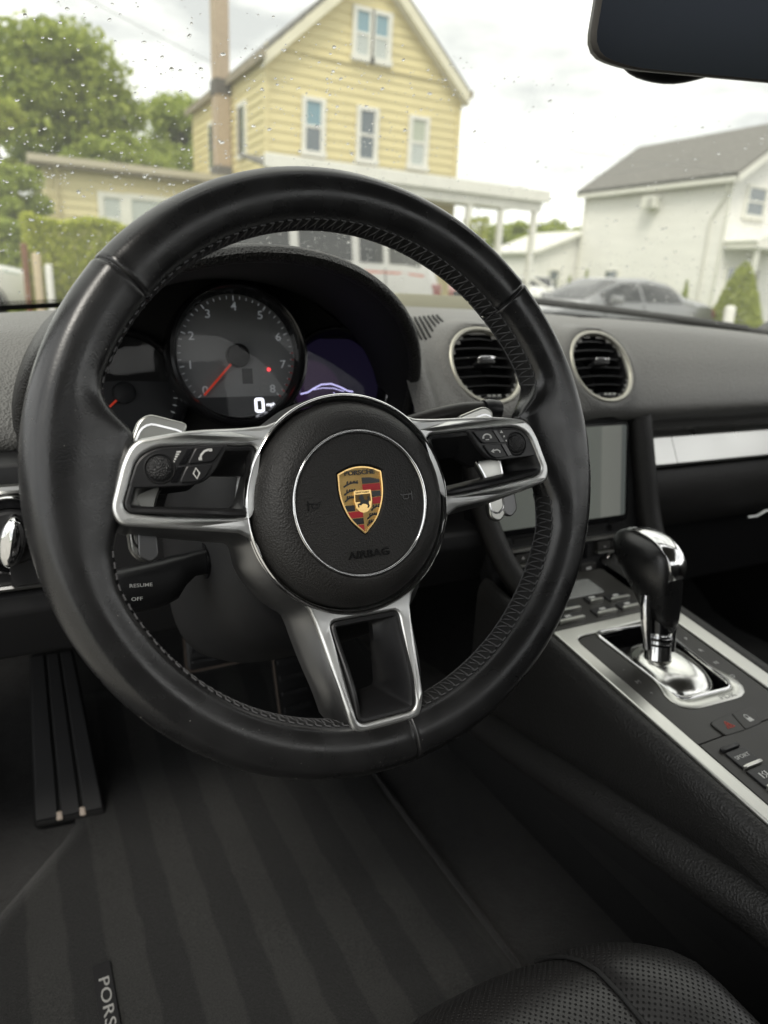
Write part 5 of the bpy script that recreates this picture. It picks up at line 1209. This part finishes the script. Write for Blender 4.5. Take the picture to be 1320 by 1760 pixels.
# porch: roof beam, posts, deck, rail, steps
po = MB(); po.loft([[Vector((-.75, -2.25, 3.70)), Vector((-.75, -2.25, 3.78)), Vector((-.75, .0, 4.28)), Vector((-.75, 0, 4.2))], [Vector((8.15, -2.25, 3.70)), Vector((8.15, -2.25, 3.78)), Vector((8.15, 0, 4.28)), Vector((8.15, 0, 4.2))]], True, True, True)
pr = po.obj('porch_roof', M['shingle'], hs, smooth=0)
mb = MB(); mb.box(-.8, 8.2, -2.36, -2.24, 3.68, 4.02); mb.obj('gutter', M['white'], pr, bevel=.02)
mb = MB(); mb.box(-.6, 8.0, -2.22, -2.02, 3.42, 3.70); mb.obj('beam', M['white'], pr)
mb = MB(); mb.box(-.72, 8.1, -2.20, -.02, 3.60, 3.64); mb.obj('porch_ceiling', M['white'], pr)
for x in (-.6, 1.6, 3.6, 5.35, 6.5, 7.75):
    mb = MB(); mb.box(x, x+.16, -2.2, -2.04, .55, 3.45); q = mb.obj('porch_post', M['white'], hs, bevel=.01)
    mb = MB(); mb.box(x-.03, x+.19, -2.23, -2.01, .55, .85); mb.obj('post_base', M['white'], q)
mb = MB(); mb.box(-.7, 8.0, -2.3, 0, .0, .55); mb.obj('porch_deck', M['concrete'], hs)
for x0, x1 in ((-.5, 1.6), (1.76, 3.6), (5.5, 6.5), (6.66, 7.75)):
    mb = MB(); mb.box(x0, x1, -2.15, -2.09, 1.42, 1.50); rl = mb.obj('porch_rail', M['white'], hs)
    mb = MB(); mb.box(x0, x1, -2.14, -2.10, .70, .76); mb.obj('bottom_rail', M['white'], rl)
    for k in range(int((x1-x0)/.14)):
        mb = MB(); mb.box(x0+.07+k*.14, x0+.10+k*.14, -2.13, -2.11, .76, 1.42); mb.obj('baluster', M['white'], rl, smooth=0)
for k in range(3):
    mb = MB(); mb.box(3.8, 5.3, -2.3-.3*(k+1), -2.3-.3*k, .0, .55-.15*(k+1)+.05); mb.obj('step', M['concrete'], hs)
for x in (8.02,):
    mb = MB(); mb.tube([(x, -2.1, 1.5), (x+.25, -3.3, .95)], .05, 8); mb.obj('hand_rail', M['white'], hs)
    mb = MB(); mb.box(x+.20, x+.32, -3.36, -3.24, 0, 1.05); mb.obj('newel_post', M['white'], hs)
# low side wing
wing = thing('low_wing', 'single-storey tan clapboard wing with a flat brown roof left of the tall yellow house', 'house wing', loc=(1.30, 23.2, GZ))
WW = 5.5
mb = MB(); mb.box(0, WW, 0, 5.5, 0, 3.72); ww = mb.obj('wall', M['tan'], wing, smooth=0)
z = .3
while z < 3.5:
    board(WW, M['tan'], (0, -.002, z), 0, ww); z += EXP
mb = MB(); mb.box(-.35, WW+.1, -.35, 5.8, 3.70, 3.92); wr = mb.obj('roof', M['brown_roof'], wing, bevel=.01)
mb = MB(); mb.box(-.38, WW+.1, -.42, -.30, 3.80, 3.98); mb.obj('gutter', mat('beige_gutter', (.50, .45, .34), .5), wr)
mb = MB(); mb.tube([(.32, -.12, .2), (.32, -.12, 3.5), (.32, -.32, 3.75)], .05, 8); mb.obj('downpipe', mat('beige_pipe', (.55, .48, .30), .5), wing)
for x in (-.04, WW-.1):
    mb = MB(); mb.box(x, x+.14, -.06, 0, .2, 3.7); mb.obj('corner_board', M['tan'], wing)
window(wing, 1.52, 2.02, 1.95, 3.08, upper=M['blind2'], lower=M['blind2'], ft=.14); window(wing, 2.30, 3.60, 1.75, 3.10, upper=M['blind2'], ft=.14, sash=False); window(wing, 3.88, 4.38, 1.95, 3.08, upper=M['blind2'], lower=M['blind2'], ft=.14)

# ---------------------------------------------------------------- white house on the right
M['cream'] = mat('cream_siding', (.80, .79, .75), .55, bump=[('wave', (0, 0, 1), .0, .0)], var=((.6, .6, 3), .05))
def lap(m, period):
    N, L = m.node_tree.nodes, m.node_tree.links; b = N['Principled BSDF']; tc = N.new('ShaderNodeTexCoord'); sp = N.new('ShaderNodeSeparateXYZ'); L.new(tc.outputs['Object'], sp.inputs[0])
    d = N.new('ShaderNodeMath'); d.operation = 'DIVIDE'; d.inputs[1].default_value = period; L.new(sp.outputs['Z'], d.inputs[0]); f = N.new('ShaderNodeMath'); f.operation = 'FRACT'; L.new(d.outputs[0], f.inputs[0])
    bp = N.new('ShaderNodeBump'); bp.inputs['Strength'].default_value = .9; bp.inputs['Distance'].default_value = .03; bp.invert = True; L.new(f.outputs[0], bp.inputs['Height']); L.new(bp.outputs['Normal'], b.inputs['Normal'])
lap(M['cream'], .12)
wh = thing('white_house', 'white two-storey house with grey shingle roof and a small porch on the right', 'house', loc=(27, 21.2, GZ))
EW = 6.1; RW = 8.05
# long side faces -X (x = 0, y 0..8.6); gable front faces -Y
mb = MB(); mb.add([(0, 0, 0), (0, 8.6, 0), (0, 8.6, EW), (0, 0, EW), (7, 0, 0), (7, 8.6, 0), (7, 8.6, EW), (7, 0, EW), (3.5, 0, RW+.35), (3.5, 8.6, RW+.35)], [(0, 1, 2, 3), (4, 7, 6, 5), (0, 3, 8, 7, 4), (1, 5, 6, 9, 2)]); mb.obj('wall', M['cream'], wh, smooth=0)
for s in (-1, 1):
    xe = -.35 if s < 0 else 7.35; mb = MB(); p = [(3.5, -.45, RW+.42), (xe, -.45, EW-.15), (xe, 9.0, EW-.15), (3.5, 9.0, RW+.42)]
    mb.loft([[Vector(q) for q in p], [Vector(q)+Vector((0, 0, .16)) for q in p]], True, True, True); r = mb.obj('roof', M['shingle'], wh, smooth=0)
    mb = MB(); q = [(3.5, RW+.44), (xe, EW-.12), (xe, EW-.42), (3.5, RW+.12)]
    mb.loft([[Vector((x, -.48, zz)) for x, zz in q], [Vector((x, -.40, zz)) for x, zz in q]], True, True, True); mb.obj('rake_board', M['white'], r, smooth=0)
    mb = MB(); mb.box(min(xe, xe-.1*s), max(xe, xe-.1*s), -.46, 9.0, EW-.34, EW-.06); mb.obj('gutter', M['white'], r)
mb = MB(); mb.box(-.06, .0, -.05, .1, 0, EW-.2); mb.obj('corner_board', M['white'], wh)
mb = MB(); mb.box(-.06, .0, 8.5, 8.65, 0, EW-.2); mb.obj('corner_board', M['white'], wh)
mb = MB(); mb.tube([(-.08, .75, .1), (-.08, .75, 4.4), (-.08, .2, 5.3), (-.2, .1, 5.75)], .05, 8); mb.obj('downpipe', M['white'], wh)
def ac_unit(y, z):
    mb = MB(); mb.box(-.45, .0, y-.38, y+.38, z-.25, z+.25); a = mb.obj('air_conditioner', M['white'], wh, bevel=.02)
    for k in range(6):
        mb = MB(); mb.box(-.462, -.45, y-.30, y+.02, z-.20+k*.065, z-.175+k*.065); mb.obj('grille_slat', mat('grey_slat', (.35, .35, .33), .5) if k == 0 else bpy.data.materials['grey_slat'], a, smooth=0)
ac_unit(4.05, 5.25)
mb = MB(); mb.box(-.08, 0, 5.6, 6.5, 1.25, 2.35); f = mb.obj('side_window', M['white'], wh); mb = MB(); mb.box(-.10, -.08, 5.68, 6.42, 1.33, 2.27); mb.obj('pane', M['pane'], f)
window(wh, 1.0, 2.1, 4.65, 5.68, y=-.05, ft=.12); window(wh, 4.4, 5.4, 4.65, 5.68, y=-.05, ft=.12)
# front door hood with gable
mb = MB(); p = [(0.1, 3.35), (3.4, 3.35), (3.4, 3.50), (1.6, 4.15), (.0, 3.50)]
mb.loft([[Vector((x, -1.6, zz)) for x, zz in p], [Vector((x, 0, zz)) for x, zz in p]], True, True, True); mb.obj('porch_hood', M['white'], wh, smooth=0)
mb = MB(); mb.box(.05, 3.45, -1.66, .0, 3.22, 3.36); mb.obj('hood_fascia', M['white'], wh)
for x in (.2, 3.1):
    mb = MB(); mb.box(x, x+.16, -1.55, -1.39, 0, 3.25); mb.obj('porch_post', M['white'], wh)
window(wh, .55, 1.15, .7, 2.5, y=-.05, ft=.1); mb = MB(); mb.box(1.6, 2.6, -.08, 0, .3, 2.5); mb.obj('door', mat('grey_door', (.35, .33, .30), .5), wh)
mb = MB(); mb.box(-.2, 3.6, -1.8, 0, 0, .3); mb.obj('step', M['concrete'], wh)
ax = thing('white_annex', 'low white annex with a sloping roof behind the white house', 'house wing', loc=(24.3, 30.0, GZ))
mb = MB(); mb.add([(0, 0, 0), (3.1, 0, 0), (3.1, 0, 4.15), (0, 0, 3.0), (0, 4, 0), (3.1, 4, 0), (3.1, 4, 4.15), (0, 4, 3.0)], [(0, 1, 2, 3), (4, 7, 6, 5), (0, 3, 7, 4), (1, 5, 6, 2), (3, 2, 6, 7)]); mb.obj('wall', M['cream'], ax, smooth=0)
mb = MB(); p = [(-.2, 2.93), (3.1, 4.16), (3.1, 4.30), (-.2, 3.07)]; mb.loft([[Vector((x, -.25, zz)) for x, zz in p], [Vector((x, 4.2, zz)) for x, zz in p]], True, True, True); mb.obj('roof', M['white'], ax, smooth=0)
window(ax, 1.0, 1.6, 1.2, 2.2, y=-.04, ft=.1)

# ---------------------------------------------------------------- vegetation
def leaf_mat(name, c1, c2, tr=.42):
    m = bpy.data.materials.new(name); m.use_nodes = True; N, L = m.node_tree.nodes, m.node_tree.links; b = N['Principled BSDF']; out = N['Material Output']
    oi = N.new('ShaderNodeNewGeometry'); mx = N.new('ShaderNodeMixRGB'); mx.inputs['Color1'].default_value = (*c1, 1); mx.inputs['Color2'].default_value = (*c2, 1)
    L.new(oi.outputs['Random Per Island'], mx.inputs['Fac']); L.new(mx.outputs['Color'], b.inputs['Base Color']); b.inputs['Roughness'].default_value = .55
    t = N.new('ShaderNodeBsdfTranslucent'); L.new(mx.outputs['Color'], t.inputs['Color']); x = N.new('ShaderNodeMixShader'); x.inputs[0].default_value = tr
    L.new(b.outputs[0], x.inputs[1]); L.new(t.outputs[0], x.inputs[2]); L.new(x.outputs[0], out.inputs['Surface']); return m
LM = [leaf_mat('leaf_deep', (.20, .26, .04), (.48, .54, .11)), leaf_mat('leaf_bright', (.30, .36, .06), (.50, .55, .12)), leaf_mat('leaf_mid', (.27, .34, .06), (.50, .57, .13)), leaf_mat('leaf_yellow', (.38, .44, .05), (.62, .64, .10))]
def leaves(pts, size, rng, up=.3):
    n = len(pts); a = rng.normal(size=(n, 3)); a /= np.linalg.norm(a, axis=1)[:, None]; c = rng.normal(size=(n, 3)); c[:, 2] += up
    b = np.cross(a, c); b /= np.linalg.norm(b, axis=1)[:, None]+1e-9; s = size*rng.uniform(.6, 1.35, n)[:, None]
    V = np.stack([pts-a*s, pts+b*s*.55, pts+a*s, pts-b*s*.55], 1).reshape(-1, 3); return V
def leaf_obj(name, V, m, parent):
    n = len(V)//4; me = bpy.data.meshes.new(name); me.vertices.add(len(V)); me.vertices.foreach_set('co', V.astype(np.float32).ravel())
    me.loops.add(4*n); me.loops.foreach_set('vertex_index', np.arange(4*n, dtype=np.int32)); me.polygons.add(n)
    me.polygons.foreach_set('loop_start', np.arange(0, 4*n, 4, dtype=np.int32)); me.update(calc_edges=True); me.validate()
    return link(name, me, m, parent)
def tree(name, label, loc, h, rx, rz, cz, nb, nl, size, mi, seed, group=None, trunk_r=.25, hollow=.55):
    rng = np.random.default_rng(seed); t = thing(name, label, 'tree', loc=loc, group=group)
    blobs = rng.normal(size=(nb, 3)); blobs /= np.linalg.norm(blobs, axis=1)[:, None]; rad_ = rng.uniform(hollow, 1, nb)**.6
    blobs = blobs*rad_[:, None]*np.array([rx, rx, rz])*.82 + np.array([0, 0, cz]); br_ = rng.uniform(.22, .42, nb)*min(rx, rz)
    k = rng.integers(0, nb, nl); d = rng.normal(size=(nl, 3)); d /= np.linalg.norm(d, axis=1)[:, None]; rr = rng.uniform(.55, 1.05, nl)
    P = blobs[k]+d*(br_[k]*rr)[:, None]*np.array([1.1, 1.1, .75]); leaf_obj('crown', leaves(P, size, rng), LM[mi], t)
    mb = MB(); mb.tube([(0, 0, -.1), (.05, 0, h*.25), (-.05, .05, cz), (0, 0, cz+rz*.6)], [trunk_r*1.2, trunk_r, trunk_r*.6, trunk_r*.15], 10)
    for i in range(9):
        e = blobs[i % nb]; b = Vector((0, 0, cz*rng.uniform(.45, .9))); mb.tube([b, b.lerp(Vector(e), .5)+Vector((0, 0, .2)), Vector(e)], [trunk_r*.4, trunk_r*.25, trunk_r*.08], 6)
    mb.obj('trunk', M['trunk'], t, smooth=60); return t
tree('leafy_tree', 'tall round-crowned green tree behind the tan wing at the upper left', (3.0, 34, GZ), 12, 3.0, 3.3, 7.3, 70, 20000, .15, 0, 3, trunk_r=.35, hollow=.30)
tree('leafy_tree', 'light green bushy tree between the tall tree and the brick chimney', (8.3, 37, GZ), 9, 2.9, 3.0, 6.1, 60, 19000, .14, 2, 4)
tree('leafy_tree', 'yellow-green low tree at the far left edge behind the hedge', (.35, 26, GZ), 6, 1.45, 2.6, 3.6, 34, 11000, .11, 1, 5, trunk_r=.15)
tree('leafy_tree', 'small leafy tree filling the gap between the tall tree and the wing roof', (4.6, 31, GZ), 6, 2.0, 1.7, 4.5, 34, 10000, .13, 2, 6, trunk_r=.18)
tree('leafy_tree', 'dark green sapling at the left end of the tan wing', (.2, 20.5, GZ), 4.6, .95, 1.8, 2.1, 24, 7000, .09, 2, 8, trunk_r=.12)
tree('leafy_tree', 'dark tree top poking above the eave just right of the chimney', (13.0, 43, GZ), 13, 1.3, 2.0, 10.0, 24, 5000, .15, 0, 9, trunk_r=.25)
for i, (x, y, r, zc0, mi, lab) in enumerate(((30.4, 40, 2.3, 3.9, 2, 'broad green tree behind the porch end of the yellow house'), (35.0, 41, 2.9, 4.0, 0, 'dark green tree behind the annex roof of the white house'), (26.2, 42, 2.6, 3.0, 2, 'green tree seen between the porch posts'))):
    tree('leafy_tree', lab, (x, y, GZ), 6, r, r*.8, zc0, 34, 9000, .17, mi, 20+i, group='trees behind the two houses')
def hedge(name, label, cat, loc, sx, sy, sz, n, size, mi, seed, cone=False, group=None):
    rng = np.random.default_rng(seed); t = thing(name, label, cat, loc=loc, group=group)
    if cone:
        z = rng.uniform(0, 1, n)**1.25; a = rng.uniform(0, 2*pi, n); r = (1-z)**.62*rng.uniform(.70, 1.06, n); P = np.stack([sx*r*np.cos(a), sy*r*np.sin(a), z*sz], 1)
    else:
        P = rng.uniform(-1, 1, (n, 3)); f = rng.integers(0, 3, n); sg = np.sign(P[np.arange(n), f]); keep = rng.random(n) < .85; idx = np.arange(n)[keep]; P[idx, f[keep]] = sg[keep]*rng.uniform(.86, 1.04, keep.sum())
        P = P*np.array([sx, sy, sz/2])+np.array([0, 0, sz/2]); P += .05*np.sin(P[:, [1, 2, 0]]*5)
    leaf_obj('foliage', leaves(P, size, rng), LM[mi], t)
    mb = MB()
    for k in range(3 if not cone else 1): mb.tube([((k-1)*sx*.5 if not cone else 0, 0, -.05), ((k-1)*sx*.5 if not cone else 0, .02, sz*.8)], [.04, .015], 6)
    mb.obj('stem', M['trunk'], t); return t
hedge('clipped_hedge', 'clipped yellow-green hedge in front of the tan wing', 'hedge', (1.28, 14.9, GZ+.1), .86, .6, 1.80, 22000, .045, 3, 30)
hedge('clipped_hedge', 'lower ragged hedge at the far left beside the posts', 'hedge', (-.2, 19.5, GZ), .9, .7, 2.0, 9000, .06, 2, 31)
hedge('conical_shrub', 'bright green conical clipped shrub beside the white post on the right', 'shrub', (13.05, 9.5, GZ), .66, .66, 1.85, 14000, .032, 1, 32, cone=True)
for i, y in enumerate((22.0, 23.5, 25.0, 26.6, 28.2, 29.4)):
    hedge('arborvitae', ['thin young conifer at the near corner of the white house', 'second young conifer from the near corner of the white house', 'third young conifer along the side of the white house', 'fourth young conifer along the side of the white house', 'young conifer below the side window of the white house', 'young conifer at the far corner of the white house'][i], 'conifer', (26.2, y, GZ), .22, .22, (1.9, 1.75, 1.6, 1.8, 2.3, 2.0)[i], 900, .06, 2, 40+i, cone=True, group='young conifers along the white house')
fb = hedge('flower_basket', 'hanging basket of red and green plants under the porch roof', 'plant', (12.6, 18.35, 2.35), .32, .32, .6, 900, .05, 3, 60)
mb = MB(); mb.lathe([(.05, -.12), (.2, -.05), (.26, .06)], 16); mb.obj('basket', mat('terracotta', (.35, .13, .06), .8), fb)
mb = MB(); mb.tube([(0, 0, .3), (0, 0, 1.05)], .012, 6); mb.obj('chain', M['trunk'], fb)

# posts and bollards
def post(name, label, x, y, r, h, m, cap=True):
    t = thing(name, label, 'post', loc=(x, y, GZ)); mb = MB(); mb.lathe([(r, 0), (r, h-r*.5), (r*.85, h-r*.15), (r*.4, h)], 20, cap0=True, cap1=True); mb.obj('shaft', m, t, smooth=50)
    mb = MB(); mb.lathe([(r*1.5, 0), (r*1.5, .04), (r*1.02, .05)], 20); mb.obj('foot', M['concrete'], t); return t
post('fence_post', 'white fence post in front of the hedge at the left', .62, 13.0, .055, 1.12, M['white'])
post('fence_post', 'rusty brown post left of the hedge', .33, 14.2, .055, 1.45, mat('rust', (.20, .095, .05), .8, var=(8, .3)))
post('fence_post', 'beige post between the rusty post and the hedge', .50, 14.0, .07, 1.30, mat('beige_post', (.55, .45, .30), .7))
post('bollard', 'white round-topped bollard beside the conical shrub', 12.45, 9.2, .10, 1.02, M['white'])
# overhead wires
for i, (p0, p1, lab) in enumerate((((-1.5, 24, 9.6), (8.0, 30, 8.6), 'thin overhead wire running behind the chimney at the upper left'), ((13, 24, 3.9), (30, 24, 7.4), 'thin overhead wire rising from the porch to the right'), ((15.2, 22, 6.1), (32, 22, 6.9), 'sagging overhead wire in the sky above the white house'))):
    a, b = Vector(p0), Vector(p1); mb = MB(); mb.tube([a.lerp(b, t)+Vector((0, 0, -.9*t*(1-t)*(2 if i == 2 else .6))) for t in np.linspace(0, 1, 16)], .012, 5); o = mb.obj('overhead_wire', mat('wire', (.25, .25, .25), .6) if i == 0 else bpy.data.materials['wire']); tag(o, lab, 'wire', 'overhead wires')

# ---------------------------------------------------------------- vehicles
M['tyre'] = mat('tyre', (.018, .018, .018), .8); M['rimm'] = mat('wheel_alloy', (.45, .45, .45), .35, 1)
M['car_glass'] = mat('car_glass', (.016, .018, .020), .04, spec=.6); M['lamp_red'] = mat('tail_lamp', (.22, .05, .045), .2, coat=1); M['lamp_white'] = mat('head_lamp', (.7, .7, .7), .15, coat=1)
def vehicle(name, label, loc, rz, st, paint, belt, glass_spans, screen_spans, wheels, wr=.33, stripe=None, group=None):
    """stations (x, z_bottom, z_belt, z_top, half_width, half_roof) run from the nose (x=0) to the tail, heading -x"""
    v = thing(name, label, 'van' if 'van' in name else 'car', loc=loc, rot=(0, 0, rz), group=group)
    X = [s[0] for s in st]; ip = lambda x, k: float(np.interp(x, X, [s[k] for s in st]))
    xs = sorted(set(list(np.linspace(X[0], X[-1], 44))+X))
    def sec(x):
        zb, zl, zt_, w, wr_ = (ip(x, k) for k in range(1, 6)); h = zt_-zl
        hp = [(w*.86, zb), (w*.97, zb+.10), (w, zb+(zl-zb)*.45), (w*.995, zb+(zl-zb)*.80), (w*.965, zl), (w*.965+(wr_-w*.965)*.55, zl+h*.58), (wr_, zl+h*.88), (wr_*.86, zt_-h*.03), (wr_*.45, zt_)]
        return [Vector((x, -a, z)) for a, z in hp] + [Vector((x, a, z)) for a, z in reversed(hp)]
    mb = MB(); mb.loft([sec(x) for x in xs], True, True, True); body = mb.obj('body', paint, v, smooth=50)
    def side_glass(x0, x1, s, t0=.08, t1=.80, m=None):
        mb = MB(); L = []
        for x in np.linspace(x0, x1, 8):
            S = sec(x); a, b, c = (S[4], S[5], S[6]) if s < 0 else (S[-5], S[-6], S[-7])
            row = []
            for t in np.linspace(t0, t1, 5):
                p = a.lerp(b, t/.58) if t < .58 else b.lerp(c, (t-.58)/.30); row.append(p+Vector((0, s*.006, .002)))
            L.append(row)
        mb.loft(L, False); return mb.obj('side_window', m or M['car_glass'], v, smooth=60)
    for x0, x1 in glass_spans:
        for s in (-1, 1): side_glass(x0, x1, s)
    for x0, x1 in screen_spans:
        mb = MB(); L = []
        for x in np.linspace(x0, x1, 9):
            S = sec(x); row = [S[6].lerp(S[7], .5), S[7], S[8], S[9], S[10], S[11].lerp(S[10], .5)]; L.append([p+Vector((-.01 if x0 < X[-1]/2 else .01, 0, .008)) for p in row])
        mb.loft(L, False); mb.obj('windscreen' if x0 < X[-1]/2 else 'rear_window', M['car_glass'], v, smooth=60)
    for x in wheels:
        for s in (-1, 1):
            w = ip(x, 4); mt = Matrix.Translation((x, s*(w-.10), wr)) @ Matrix.Rotation(-s*rad(90), 4, 'X')
            mb = MB(); mb.lathe([(wr*.62, -.09), (wr*.95, -.095), (wr, -.06), (wr, .08), (wr*.94, .105), (wr*.64, .10)], 28); ty = mb.obj('wheel', M['tyre'], v, smooth=50, matrix=mt)
            mb = MB(); mb.lathe([(wr*.66, .085), (wr*.58, .10), (wr*.5, .07), (wr*.15, .085), (.001, .09)], 28); mb.obj('rim', M['rimm'], ty, smooth=50)
            for k in range(5): mb = MB(); mb.box(wr*.10, wr*.60, -.03, .03, .08, .105, Matrix.Rotation(2*pi*k/5, 4, 'Z')); mb.obj('spoke', M['rimm'], ty)
            mb = MB(); mb.lathe([(wr*1.10, -.05), (wr*1.16, .112), (wr*1.10, .113), (wr*1.02, -.05)], 28); mb.obj('wheel_arch', M['matte'], v, smooth=50, matrix=mt)
    for s in (-1, 1):
        a = sec(X[0]+.12)[3 if s < 0 else -4]; b = sec(X[-1]-.10)[3 if s < 0 else -4]
        mb = MB(); mb.box(a.x-.08, a.x+.16, min(a.y+s*.012, a.y-s*.25), max(a.y+s*.012, a.y-s*.25), a.z-.06, a.z+.07); mb.obj('headlight', M['lamp_white'], v, bevel=.02)
        mb = MB(); mb.box(b.x-.12, b.x+.10, min(b.y+s*.012, b.y-s*.25), max(b.y+s*.012, b.y-s*.25), b.z-.06, b.z+.10); mb.obj('tail_light', M['lamp_red'], v, bevel=.02)
    for xd in [g[1]+.02 for g in glass_spans[:-1]]+[glass_spans[0][0]-.02]:
        for s in (-1, 1):
            S = sec(xd); mb = MB(); q = [S[i]+Vector((0, -.003, 0)) for i in (1, 2, 3, 4)] if s < 0 else [S[-i-1]+Vector((0, .003, 0)) for i in (1, 2, 3, 4)]
            mb.tube(q, .007, 5); mb.obj('door_gap', M['shadow'], v)
    for s in (-1, 1):
        xm = glass_spans[0][0]+.15; S = sec(xm)[4 if s < 0 else -5]
        mb = MB(); mb.box(xm-.09, xm+.09, min(S.y, S.y+s*.2), max(S.y, S.y+s*.2), S.z-.0, S.z+.15); mb.obj('door_mirror', paint, v, bevel=.04, seg=3)
        xh = glass_spans[0][1]-.14; S = sec(xh)[3 if s < 0 else -4]; mb = MB(); mb.box(xh-.1, xh+.1, S.y-.025, S.y+.025, S.z-.012, S.z+.022); mb.obj('door_handle', paint, v, bevel=.01)
    if stripe:
        for s in (-1, 1):
            mb = MB(); mb.loft([[sec(x)[4 if s < 0 else -5]+Vector((0, s*.008, dz)) for dz in (-.085, -.03)] for x in np.linspace(X[0]+.3, X[-1]-.1, 20)], False); mb.obj('pinstripe', stripe, v, smooth=60)
    return v
M['paint_silver'] = mat('silver_car_paint', (.21, .215, .22), .30, .6, coat=1, bump=[('noise', 3, .01, .01)])
M['paint_pale'] = mat('pale_van_paint', (.46, .455, .43), .32, .15, coat=1)
M['paint_white'] = mat('white_car_paint', (.72, .72, .70), .3, coat=1)
sedan = [(0, .32, .62, .66, .62, .40), (.12, .24, .68, .73, .80, .50), (.6, .20, .80, .86, .88, .60), (1.25, .20, .90, .97, .90, .66), (1.75, .20, .94, 1.22, .90, .60), (2.2, .20, .95, 1.41, .90, .57), (2.9, .20, .96, 1.44, .90, .58), (3.5, .20, .97, 1.36, .90, .57), (4.0, .22, .98, 1.12, .88, .58), (4.45, .26, .97, 1.06, .84, .60), (4.68, .34, .93, .99, .76, .56), (4.74, .44, .86, .92, .66, .48)]
vehicle('parked_car', 'silver-grey four-door sedan parked beyond the bonnet on the right', (7.95, 10.45, GZ), 0, sedan, M['paint_silver'], .95, [(1.62, 2.55), (2.62, 3.62)], [(1.32, 2.12), (3.55, 4.0)], (.95, 3.70))
van = [(0, .36, .82, .90, .72, .5), (.12, .26, .92, 1.0, .90, .6), (.7, .22, 1.02, 1.10, .97, .7), (1.1, .22, 1.08, 1.24, .98, .74), (1.9, .22, 1.12, 1.74, .98, .76), (2.6, .22, 1.12, 1.80, .98, .78), (4.3, .24, 1.12, 1.80, .97, .78), (4.75, .28, 1.10, 1.70, .94, .74), (4.95, .36, 1.02, 1.30, .88, .66), (5.0, .45, .95, 1.05, .8, .6)]
vehicle('parked_van', 'pale minivan with a red pinstripe seen through the top of the steering wheel', (.90, 9.05, GZ), 0, [(a*.85, b, c*1.13, d*1.13, e, f) for a, b, c, d, e, f in van], M['paint_pale'], 1.1, [(1.32, 2.08), (2.19, 2.90), (3.0, 3.34), (3.42, 3.90)], [(.98, 1.57), (3.91, 4.18)], (.80, 3.36), .35, stripe=mat('red_pinstripe', (.50, .14, .09), .4))
suv = [(0, .4, .9, .98, .75, .5), (.15, .28, .98, 1.06, .9, .62), (.9, .24, 1.06, 1.14, .95, .7), (1.3, .24, 1.1, 1.3, .95, .72), (1.9, .24, 1.12, 1.74, .95, .72), (3.9, .26, 1.12, 1.76, .95, .74), (4.45, .3, 1.1, 1.62, .92, .72), (4.6, .4, 1.0, 1.2, .85, .66)]
vehicle('parked_car', 'white sport utility vehicle parked past the porch, partly behind the annex', (19.6, 23.6, GZ), rad(60), suv, M['paint_white'], 1.1, [(1.55, 2.5), (2.62, 3.6)], [(1.35, 1.85), (4.1, 4.5)], (.95, 3.7), .36)
vehicle('parked_car', 'red car beyond the white porch rail', (16.4, 24.6, GZ), rad(75), suv, mat('red_car_paint', (.30, .07, .06), .3, coat=1), 1.1, [(1.55, 2.5), (2.62, 3.6)], [(1.35, 1.85), (4.1, 4.5)], (.95, 3.7), .36)
vehicle('parked_van', 'white van with a teal band at the far left edge', (.55, 16.6, GZ), pi, van, M['paint_white'], 1.1, [(1.55, 2.45), (2.58, 3.55), (3.66, 4.55)], [(1.15, 1.85), (4.6, 4.92)], (.95, 3.95), .35, stripe=mat('teal_band', (.12, .38, .36), .4))
bpy.context.view_layer.update()
